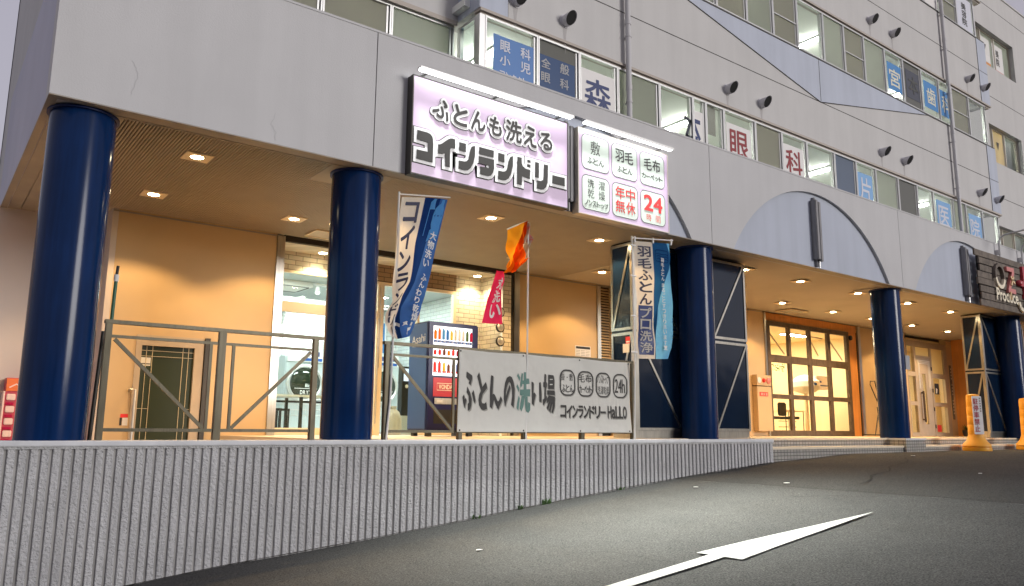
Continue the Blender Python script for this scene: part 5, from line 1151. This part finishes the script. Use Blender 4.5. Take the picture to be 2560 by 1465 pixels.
# green pole at the left
gp = thing('garden_pole', 'dark green pole with a pale joint standing behind the left railing', 'pole', (1.49, .40, -.66))
MB().tube([(1.478, .40, -.66), (1.495, .40, .50), (1.511, .40, 1.56)], .017, 12).build('pole', 'green_pole', gp, smooth=True)
MB().tube([(1.511, .40, 1.55), (1.5125, .40, 1.62)], .024, 12).build('pole_joint', 'offwhite', gp, smooth=True); MB().tube([(1.5125, .40, 1.62), (1.518, .40, 1.71)], .014, 12).build('pole_tip', 'black', gp, smooth=True)
tag(MB().tube([(1.40, .47, -.66), (1.455, .47, 1.05)], .02, 10).build('leaning_rod', 'dark_metal', smooth=True), 'thin dark rod leaning beside the leftmost pillar', 'rod')

# ================================================================== blue panelled casings round two pillars
def casing(x0, x1, yf, yb, px, lab):
    r = thing('pillar_casing', lab, 'casing', ((x0+x1)/2, yb, 0), 'blue panelled casings')
    zb, zm, zt = .115, 1.705, 3.165; t = .045
    MB().box(x0+.02, x1-.02, yf+.02, yb, .0, zb).build('plinth', 'steel', r)
    MB().box(x0+.03, x1-.03, yf+.03, yb, zt+.0005, SOF-.012).build('top_gap', 'dark_gap', r)
    MB().box(x0+.015, x1-.015, yf+.015, yb, zb+.0005, zt).build('panel', 'teal_panel', r)
    def frame(a, b, za, zc, diag, fixed):
        m = MB()
        if fixed == 'y':
            m.box(a, b, yf, yf+.0148, za, za+t); m.box(a, b, yf, yf+.0148, zc-t, zc); m.box(a, a+t, yf, yf+.0148, za+t, zc-t); m.box(b-t, b, yf, yf+.0148, za+t, zc-t)
            p, q = ((a+t, zc-t), (b-t, za+t)) if diag < 0 else ((b-t, zc-t), (a+t, za+t)); m.bar((p[0], yf+.0065, p[1]), (q[0], yf+.0065, q[1]), .038, .012)
        else:
            m.box(x0, x0+.0148, a, b, za, za+t); m.box(x0, x0+.0148, a, b, zc-t, zc); m.box(x0, x0+.0148, a, a+t, za+t, zc-t); m.box(x0, x0+.0148, b-t, b, za+t, zc-t)
            m.bar((x0+.0065, a+t, zc-t), (x0+.0065, b-t, za+t), .012, .038)
        m.build('panel_frame', 'steel', r)
    for za, zc in ((zb+.002, zm-.02), (zm+.02, zt)):
        frame(x0+.06, px-.16, za, zc, -1, 'y'); frame(px+.70, x1, za, zc, 1, 'y') if px+.70 < x1 else None
        frame(yf+.02, yb, za, zc, 0, 'x')
    m = MB(); m.box(x0-.002, x0+.055, yf-.006, yf+.018, zb, zt+.02); m.box(px-.15, px-.08, yf-.001, yf+.0149, zb, zt); m.box(px+.63, px+.695, yf-.001, yf+.0149, zb, zt); m.each('corner_trim', 'steel', r)
    return r
cs = casing(9.12, 12.08, .62, 1.13, 10.42, 'blue panelled casing with steel braces behind the light blue flag')
casing(21.98, 24.7, .60, 1.08, 23.2, 'far blue panelled casing with steel braces under the plank sign')
q = flat(); q.use('sign_red').add([(9.117, .80, 1.50), (9.117, .70, 1.50), (9.117, .70, 1.61), (9.117, .80, 1.61)], [(0, 1, 2, 3)]); q.use('cardwhite').add([(9.116, .79, 1.515), (9.116, .71, 1.515), (9.116, .71, 1.54), (9.116, .79, 1.54)], [(0, 1, 2, 3)]); q.build('red_sticker', None, cs)
q = flat(); q.add([(9.117, .865, 1.355), (9.117, .72, 1.355), (9.117, .72, 1.50), (9.117, .865, 1.50)], [(0, 1, 2, 3)]); q.build('paper_notice', 'cardwhite', cs)

# ================================================================== vending machine
VX0, VX1, VY0, VY1 = 6.47, 7.43, 2.55, 3.17
vm = thing('vending_machine', 'navy drinks vending machine with lit display windows behind the railing', 'vending machine', (6.95, 2.86, 0))
MB().box(VX0, VX1, VY0+.02, VY1, .09, 1.825).build('cabinet', 'vm_navy', vm, bevel=.012)
MB().box(VX0-.004, VX0-.0002, VY0+.06, VY1-.02, .12, 1.80).build('side_skin', 'vm_side', vm)
m = MB(); fz = VY0
m.box(VX0+.01, VX0+.085, fz, fz+.02, .14, 1.80); m.box(VX1-.12, VX1-.01, fz, fz+.02, .14, 1.80); m.box(VX0+.085, VX1-.12, fz, fz+.02, 1.755, 1.80); m.box(VX0+.085, VX1-.12, fz, fz+.02, .14, .50); m.box(VX0+.085, VX1-.12, fz, fz+.02, .61, .955)
m.box(VX0+.085, VX1-.12, fz, fz+.02, 1.235, 1.262); m.box(VX0+.085, VX1-.12, fz, fz+.02, 1.405, 1.45)
m.each('front_door', 'vm_navy', vm)
for k, (za, zb) in enumerate(((1.45, 1.755), (1.262, 1.405), (.955, 1.235))):
    p = MB().box(VX0+.086, VX1-.121, fz+.010, fz+.019, za+.001, zb-.001).build('display_window', 'vm_screen', vm)
rs = random.Random(21); palette = ['orange_cloth', 'capsule_orange', 'flag_cyan', 'notice_yellow', 'white', 'sign_red', 'leaf', 'pink_cloth', 'brown_can', 'flag_blue']
mat('brown_can', (.16, .05, .02), .5)
can = 0
for k, (za, zb, n_) in enumerate(((1.535, 1.735, 10), (1.285, 1.395, 9), (1.03, 1.19, 9))):
    for i in range(n_):
        x = VX0+.115+(VX1-VX0-.27)*i/(n_-1); h = (zb-za)*rs.uniform(.72, 1.0); c = [['orange_cloth', 'capsule_orange', 'flag_cyan', 'flag_sky', 'notice_yellow', 'offwhite', 'offwhite', 'offwhite', 'leaf', 'pink_cloth'], ['sign_red', 'sign_red', 'brown_can', 'orange_cloth', 'sign_red', 'pink_cloth', 'capsule_orange', 'notice_yellow', 'notice_yellow'], ['sign_red', 'sign_red', 'notice_yellow', 'brown_can', 'offwhite', 'flag_blue', 'pink_cloth', 'sticker_text', 'sign_red']][k][i]
        MB().lathe([(.018, za), (.024, za+.01), (.024, za+h*.78), (.013, za+h*.92), (.013, za+h)], (x, fz-.014, 0), n=14).build('drink_sample', c, vm, smooth=True)
m = MB()
for k, (z, n_) in enumerate(((1.487, 10), (1.0, 9))):
    for i in range(n_): x = VX0+.10+(VX1-VX0-.24)*i/(n_-.6); m.use('flag_blue' if k == 0 else 'sign_red').box(x, x+.066, fz-.002, fz+.009, z, z+.036); m.use('white').box(x+.02, x+.05, fz-.006, fz-.0025, z+.012, z+.02)
m.build('button_row', None, vm)
rp_ = MB().box(VX0+.10, VX1-.14, fz-.006, fz-.0002, .625, .925).build('red_panel', 'vm_red', vm)
m = flat(); fnr = onY(fz-.009); f_ = fnr; row(m, 'WONDA', VX0+.20, VX0+.46, .745, .815, .03, .05); ring(m, [(VX0+.17, .725), (VX0+.49, .725), (VX0+.49, .835), (VX0+.17, .835)], .008, fnr); m.build('lettering', 'cream_letter', rp_)
MB().box(VX0+.13, VX1-.14, fz-.008, fz-.0002, .505, .60).build('coin_panel', 'steel', vm)
m = MB(); m.box(VX0+.17, VX0+.28, fz-.012, fz-.0082, .53, .57); m.lathe([(.02, 0), (.02, -.012)], (VX1-.30, fz-.008, .55), 'y', 14); m.build('coin_slot', 'offwhite', vm)
MB().box(VX0+.12, VX1-.14, fz-.004, fz-.0002, .20, .42).build('delivery_flap', 'black', vm)
m = MB()
for x in (VX0+.09, VX1-.09):
    for y in (VY0+.1, VY1-.09): m.box(x-.04, x+.04, y-.04, y+.04, .0, .0899)
m.each('foot', 'dark_metal', vm)
m = flat(); text(m, 'Asahi', 0, .42, 1.47, 1.60, lambda t, z: (VX0-.007, VY1-.10-t, z + t*.08), 0); m.build('lettering', 'sticker_text', vm)
m = flat(); stroke(m, [(.02, 1.44), (.2, 1.43), (.44, 1.45)], .01, lambda t, z: (VX0-.007, VY1-.10-t, z)); m.build('underline', 'sticker_text', vm)

# ================================================================== things in the laundry
def dryer(x, lab):
    r = thing('tumble_dryer', lab, 'tumble dryer', (x, 7.95, 0), 'tumble dryers along the laundry wall')
    MB().box(x-.43, x+.43, 7.60, 8.5, .02, 1.78).build('cabinet', 'machine_grey', r, bevel=.02)
    MB().lathe([(.40, 0), (.40, -.05), (.36, -.07), (.33, -.05), (.33, 0)], (x, 7.599, 1.03), 'y', 40).build('door_ring', 'alu', r, smooth=True)
    MB().lathe([(.34, -.02), (.30, -.06), (.15, -.085), (.0001, -.09)], (x, 7.599, 1.03), 'y', 40).build('door_glass', 'dark_glass', r, smooth=True)
    MB().box(x-.40, x+.40, 7.57, 7.599, 1.48, 1.72).build('control_panel', 'offwhite', r)
    m = flat(); m.use('flag_blue').poly_xz([(x-.1, 1.50), (x+.36, 1.50), (x+.36, 1.56), (x-.1, 1.56)], 7.566); m.use('navy').poly_xz([(x-.02, 1.60), (x+.3, 1.60), (x+.3, 1.70), (x-.02, 1.70)], 7.566); m.build('panel_print', None, r)
    m = flat(); fk = onY(7.50); 
    for i, ch in enumerate('DRY3'): text(m, ch, x-.12+.065*i, x-.07+.065*i, .80, .88, fk, .03)
    for i, ch in enumerate('8kg'): text(m, ch, x-.02+.055*i, x+.025+.055*i, .95, 1.02, fk, .03)
    m.box(x-.25, x+.25, 7.495, 7.5, .915, .925); m.build('lettering', 'white', r); return r
for x, lab in ((6.52, 'tumble dryer seen left of the second pillar, with a round dark door'), (7.42, 'tumble dryer hidden mostly by the second pillar'), (8.32, 'tumble dryer seen just right of the second pillar')): dryer(x, lab)
tb = thing('folding_table', 'folding table with a pale top and black legs behind the left laundry glass', 'table', (5.6, 5.9, 0))
MB().box(5.02, 6.45, 5.45, 6.3, .665, .70).build('table_top', 'offwhite', tb)
m = MB()
for x in (5.08, 5.62, 6.38):
    for y in (5.52, 6.22): MB().box(x-.025, x+.025, y-.025, y+.025, .0, .664).build('leg', 'black', tb)
MB().box(5.08, 6.38, 6.195, 6.22, .58, .62).build('stretcher', 'black', tb)
for k, (x, y) in enumerate(((5.22, 5.75), (5.45, 5.95))):
    r = thing('stool', 'black stool pushed under the folding table, %s' % ('left of the pair' if k == 0 else 'right of the pair'), 'stool', (x, y, 0), 'stools under the folding table')
    MB().box(x-.10, x+.10, y-.10, y+.10, .42, .46).build('seat', 'black', r)
    for dx in (-.085, .085):
        for dy in (-.085, .085): MB().box(x+dx-.012, x+dx+.012, y+dy-.012, y+dy+.012, 0, .4199).build('leg', 'black', r)
ct = thing('wire_cart', 'wire laundry cart standing beyond the folding table', 'laundry cart', (6.1, 6.75, 0))
m = MB()
for z in (.35, .46, .57, .66): m.tube([(5.75, 6.5, z), (6.5, 6.5, z), (6.5, 7.0, z), (5.75, 7.0, z), (5.75, 6.5, z)], .006, 6)
for k in range(16): x = 5.75+.05*k; m.tube([(x, 6.5, .35), (x, 6.5, .66)], .004, 6)
m.build('basket', 'alu', ct); m = MB()
for x in (5.78, 6.47):
    for y in (6.52, 6.98): m.tube([(x, y, .0), (x, y, .35)], .012, 8)
m.tube([(5.78, 6.52, .1), (6.47, 6.52, .1)], .008, 6); m.build('frame', 'dark_metal', ct)
tag(MB().box(5.93, 6.05, 8.58, 8.599, 1.15, 1.42).build('wall_notice', 'notice_yellow'), 'yellow notice on the laundry back wall', 'notice')
ac = thing('ceiling_air_conditioner', 'square ceiling air conditioner seen through the upper laundry glass', 'air conditioner', (5.75, 6.9, 2.9))
MB().box(5.35, 6.15, 6.5, 7.3, 2.87, 2.979).build('cassette', 'offwhite', ac, bevel=.01)
m = MB(); m.box(5.42, 6.08, 6.54, 6.58, 2.864, 2.87); m.box(5.42, 6.08, 7.22, 7.26, 2.864, 2.87); m.box(5.39, 5.43, 6.6, 7.2, 2.864, 2.87); m.box(6.07, 6.11, 6.6, 7.2, 2.864, 2.87); m.each('air_slot', 'dark_metal', ac)
MB().box(5.06, 5.50, 7.6, 8.2, 2.35, 2.85).build('duct_unit', 'offwhite', ac)
tr = thing('track_light', 'white track light rail on the laundry ceiling', 'track light', (6.6, 6.4, 2.9)); MB().box(6.1, 7.6, 6.38, 6.42, 2.90, 2.94).build('track', 'white', tr)
for x in (6.2, 6.5, 6.85, 7.3):
    MB().lathe([(.035, 0), (.05, -.12)], (x, 6.40, 2.88), n=14).build('spot_head', 'white', tr, smooth=True); MB().sphere((x, 6.40, 2.765), .04).build('bulb', 'spot_white', tr, smooth=True)
kz = thing('payment_terminal', 'black payment terminal with a bright screen beside the vending machine', 'terminal', (7.66, 5.2, 0))
MB().box(7.50, 7.84, 5.2, 5.35, .36, 1.30).build('body', 'black', kz); m = flat(); m.poly_xz([(7.53, 1.02), (7.80, 1.02), (7.80, 1.26), (7.53, 1.26)], 5.195); m.build('screen', 'screen', kz)
MB().box(7.48, 7.86, 5.2, 5.4, 0, .36).build('base', 'machine_grey', kz); MB().lathe([(.035, 0), (.035, -.008)], (7.60, 5.199, .92), 'y', 16).build('button', 'white', kz)
bg_ = MB(); bg_.lathe([(.16, .0), (.19, .10), (.17, .3), (.13, .42), (.06, .48), (.09, .53)], (7.20, 5.0, 0), n=18); tag(bg_.build('waste_bag', 'flag_white', smooth=True), 'pale tied waste bag standing inside the laundry door', 'bag')
q = MB().box(8.40, 8.88, 8.58, 8.598, 1.6, 2.6).build('wall_poster', 'flag_sky'); tag(q, 'blue and white poster on the laundry wall behind the right glass', 'poster')
m = MB(); m.box(8.36, 8.40, 8.57, 8.599, 1.56, 2.64); m.box(8.88, 8.92, 8.57, 8.599, 1.56, 2.64); m.box(8.40, 8.88, 8.57, 8.599, 1.56, 1.6); m.box(8.40, 8.88, 8.57, 8.599, 2.6, 2.64); m.each('poster_frame', 'white', q)
for k, z in enumerate((2.36, 2.06, 1.79)):
    r = thing('round_mirror', ['topmost', 'middle', 'lowest'][k] + ' round dark rimmed mirror beside the pale brick pier', 'mirror', (8.95, 3.98, z), 'round mirrors at the pier')
    MB().lathe([(.095, .03), (.10, 0), (.085, -.012)], (8.93, 3.97, z), 'y', 24).build('rim', 'black', r, smooth=True); MB().lathe([(.082, -.010), (.05, -.028), (.0001, -.034)], (8.93, 3.97, z), 'y', 24).build('mirror_face', 'alu', r, smooth=True)

# ================================================================== things in the right shop
def table2(x, y, lab):
    r = thing('work_table', lab, 'table', (x, y, 0), 'tables in the warm shop')
    MB().box(x-.5, x+.5, y-.3, y+.3, .70, .73).build('table_top', 'cream', r)
    for dx in (-.45, .45):
        m = MB(); m.tube([(x+dx, y-.25, .70), (x+dx, y-.25, .03), (x+dx, y+.25, .03), (x+dx, y+.25, .70)], .014, 8); m.build('leg', 'dark_metal', r)
    m = MB(); m.tube([(x-.45, y, .25), (x+.45, y, .25)], .010, 8); m.tube([(x-.45, y, .42), (x+.45, y, .42)], .010, 8); m.each('stretcher', 'dark_metal', r)
table2(18.3, 5.6, 'table with thin metal legs at the left behind the wooden window wall'); table2(19.7, 6.2, 'table with thin metal legs in the middle behind the wooden window wall'); table2(21.0, 5.8, 'table with thin metal legs at the right behind the wooden window wall')
def salon_chair(x, y, lab):
    r = thing('swivel_chair', lab, 'chair', (x, y, 0), 'dark swivel chairs in the warm shop')
    MB().box(x-.22, x+.22, y-.22, y+.22, .46, .54).build('seat', 'dark_metal', r, bevel=.03); MB().box(x-.2, x+.2, y+.2, y+.26, .56, .95).build('backrest', 'dark_metal', r, bevel=.03)
    MB().tube([(x, y, .05), (x, y, .46)], .025, 10).build('stem', 'alu', r)
    m = MB()
    for a in range(5): m.bar((x, y, .05), (x+.26*math.cos(a*1.2566), y+.26*math.sin(a*1.2566), .03), .03)
    m.build('foot', 'alu', r)
salon_chair(19.55, 5.4, 'dark swivel chair behind the second column of panes'); salon_chair(20.2, 5.2, 'dark swivel chair behind the third column of panes')
sm = thing('grooming_machine', 'white hooded machine on a column behind the right panes', 'machine', (21.1, 5.0, 0))
MB().lathe([(.25, 0), (.25, .04), (.06, .08), (.05, .9), (.06, 1.2)], (21.1, 5.2, 0), n=20).build('column', 'cream', sm, smooth=True)
MB().lathe([(.05, 1.2), (.30, 1.28), (.42, 1.42), (.40, 1.58), (.2, 1.74), (.0001, 1.78)], (21.1, 5.2, 0), n=28).build('hood', 'white', sm, smooth=True); MB().box(21.2, 21.9, 4.9, 5.4, 1.35, 1.75).build('side_box', 'white', sm, bevel=.03)
m = MB(); m.box(20.95, 21.05, 4.79, 4.82, 1.46, 1.52); m.box(21.35, 21.45, 4.885, 4.899, 1.55, 1.6); m.box(21.35, 21.8, 4.885, 4.899, 1.45, 1.48); m.each('knob_print', 'flag_blue', sm)
pl = thing('pendant_lamp', 'white cone pendant lamp with greenery behind the second pane column', 'pendant lamp', (19.25, 5.4, 2.3)); MB().tube([(19.25, 5.4, 3.0), (19.25, 5.4, 2.45)], .006, 6).build('cord', 'black', pl)
MB().lathe([(.03, 2.45), (.05, 2.42), (.13, 2.28)], (19.25, 5.4, 0), n=20).build('shade', 'white', pl, smooth=True); MB().sphere((19.25, 5.4, 2.30), .05).build('bulb', 'spot_white', pl, smooth=True)
def wreath(x, y, z, r_, lab, n=90, sd=2):
    m = flat(); rs = random.Random(sd)
    for i in range(n):
        a = rs.uniform(0, 6.28); p = Vector((x+r_*math.cos(a)*rs.uniform(.4, 1.2), y+rs.uniform(-.1, .1), z+r_*.5*math.sin(a)*rs.uniform(.4, 1.2))); t = Vector((rs.uniform(-1, 1), rs.uniform(-1, 1), rs.uniform(-1, 1))).normalized()*.07; s_ = t.cross(Vector((0, 1, .2))).normalized()*.022
        m.add([p, p+t*.5+s_, p+t, p+t*.5-s_], [(0, 1, 2, 3)])
    tag(m.build('hanging_greenery', 'leaf'), lab, 'greenery')
wreath(20.3, 5.6, 2.1, .4, 'wide hanging greenery behind the third column of panes'); wreath(19.05, 5.4, 2.25, .14, 'small trailing greenery beside the pendant lamp', 40, 5)

# ================================================================== things along the arcade
hb = thing('hydrant_box', 'beige fire hydrant cabinet with red lamp, bell and red label', 'hydrant cabinet', (17.13, 3.93, .11))
MB().box(16.83, 17.425, 3.84, 3.989, .12, 1.23).build('cabinet', 'beige', hb, bevel=.008); MB().box(16.83, 17.425, 3.836, 3.989, 1.25, 1.52).build('alarm_panel', 'beige', hb, bevel=.008)
MB().sphere((17.10, 3.83, 1.385), .055).build('red_lamp', 'sign_red', hb, smooth=True); MB().lathe([(.085, 0), (.085, -.015), (.06, -.035), (.0001, -.04)], (17.30, 3.834, 1.385), 'y', 24).build('alarm_bell', 'rose', hb, smooth=True); MB().lathe([(.075, 0), (.075, -.01)], (16.92, 3.834, 1.385), 'y', 24).build('speaker_disc', 'offwhite', hb)
q = MB().box(16.92, 17.27, 3.834, 3.8395, .99, 1.09).build('label_plate', 'sign_red', hb); m = flat(); f_ = onY(3.830); row(m, '消火栓', 16.94, 17.25, 1.005, 1.075, .03, .12); m.build('lettering', 'capsule_pale', q)
q = MB().box(10.872, 11.306, 3.98, 3.9895, 1.628, 1.848).build('wall_poster', 'cardwhite'); tag(q, 'small white notice with a dark heading on the beige wall above the banner', 'poster')
m = flat(); m.use('ink').poly_xz([(10.89, 1.785), (11.29, 1.785), (11.29, 1.835), (10.89, 1.835)], 3.977)
for i in range(3):
    for j in range(4): x = 10.89+.135*i; z = 1.755-.033*j; m.use('letter_shadow').poly_xz([(x, z-.009), (x+.115, z-.009), (x+.115, z), (x, z)], 3.977)
m.build('print', None, q)
q = MB(); q.sphere((16.2, 3.75, 2.98), .10); q.box(16.17, 16.23, 3.75, 3.99, 2.96, 3.0); tag(q.build('security_camera', 'black', smooth=True), 'dark round camera on the wall beside the blue casing top', 'camera')
ht = thing('hand_truck', 'folded black hand truck leaning beside the third free pillar', 'hand truck', (21.0, 3.2, 0))
m = MB(); m.tube([(20.80, 3.0, .03), (21.20, 3.05, .84), (21.16, 3.05, 1.18), (21.05, 3.05, 1.50), (20.82, 3.05, 1.49), (20.80, 3.05, 1.40), (21.12, 3.05, .95)], .014, 8); m.build('frame', 'black', ht, smooth=True)
m = MB(); m.tube([(21.18, 3.1, .80), (21.26, 3.1, .05)], .012, 8); m.build('leg', 'black', ht); MB().box(20.84, 21.3, 3.0, 3.4, .03, .06).build('toe_plate', 'dark_metal', ht)
cm = thing('capsule_rack', 'orange and red capsule vending rack half hidden by the leftmost pillar', 'vending rack', (1.23, 4.75, -.66))
MB().box(1.02, 1.45, 4.62, 4.89, -.66, .765).build('rack_body', 'capsule_red', cm); MB().box(1.0, 1.0195, 4.60, 4.89, -.66, .58).build('side_panel', 'capsule_pale', cm)
q = MB().box(1.025, 1.45, 4.60, 4.6195, .585, .755).build('header_card', 'capsule_orange', cm)
m = flat(); stroke(m, [(1.06, .63), (1.14, .68), (1.20, .64), (1.30, .69), (1.40, .65)], .018, onY(4.597)); m.build('lettering', 'capsule_pale', q)
for j in range(6):
    for i in range(3):
        x = 1.04+.135*i; z = .46-.165*j
        MB().box(x, x+.105, 4.595, 4.6195, z, z+.085).build('capsule_window', 'capsule_pale', cm, bevel=.008)
    MB().box(1.04, 1.13, 4.60, 4.6195, .395-.165*j, .43-.165*j).build('coin_plate', 'pink_cloth', cm)
def bollard(x, y, lab):
    z = gz(x) + .006
    r = thing('bollard', lab, 'bollard', (x, y, z), 'yellow no parking bollards')
    MB().lathe([(.285, z), (.29, z+.03), (.285, z+.075)], (x, y, 0), n=40).build('base', 'yellow', r, smooth=True)
    MB().lathe([(.27, z+.078), (.285, z+.10), (.275, z+.14), (.20, z+.22), (.16, z+.32), (.15, z+.36)], (x, y, 0), n=40).build('skirt', 'yellow', r, smooth=True)
    pr_ = [(.15, z+.361)]
    for k in range(4): zz = z+.37+.2*k; pr_ += [(.152-.004*k, zz), (.150-.004*k, zz+.185), (.145-.004*k, zz+.192)]
    pr_ += [(.135, z+1.19), (.12, z+1.225), (.06, z+1.24), (.0001, z+1.24)]
    MB().lathe(pr_, (x, y, 0), n=40).build('post', 'yellow', r, smooth=True)
    th = rad(42); ct_, st_ = math.cos(th), math.sin(th)
    def pt(t, zz, d_): return (x + ct_*t - st_*d_, y - st_*t - ct_*d_, zz)
    rr = rrect(-.10, .10, z+.36, z+1.19, .02); n_ = len(rr); q = MB(); q.add([pt(t, zz, .166) for t, zz in rr] + [pt(t, zz, .152) for t, zz in rr], [tuple(range(n_)), tuple(range(2*n_-1, n_-1, -1))] + [(i, i+n_, (i+1) % n_ + n_, (i+1) % n_) for i in range(n_)]); pl = q.build('sign_plate', 'white', r)
    m = flat(); vtext(m, '駐停車禁止', -.082, .022, z+1.15, z+.41, lambda t, zz: pt(t, zz, .1685), .03, .88); m.build('lettering', 'red_letter', pl)
    m = flat(); [m.add([pt(.05, z+1.12-.055*k, .1685), pt(.08, z+1.12-.055*k, .1685), pt(.078, z+1.155-.055*k, .1685), pt(.052, z+1.155-.055*k, .1685)], [(0, 1, 2, 3)]) for k in range(6)]; m.build('small_lettering', 'letter_shadow', pl)
    MB().lathe([(.012, 0), (.012, -.004)], (x+.15, y-.255, z+.045), 'y', 10).build('drain_plug', 'black', r)
bollard(18.86, -.34, 'yellow bollard with a white 駐停車禁止 plate before the far casing'); bollard(21.75, -.34, 'yellow bollard cut by the right edge of the photo')
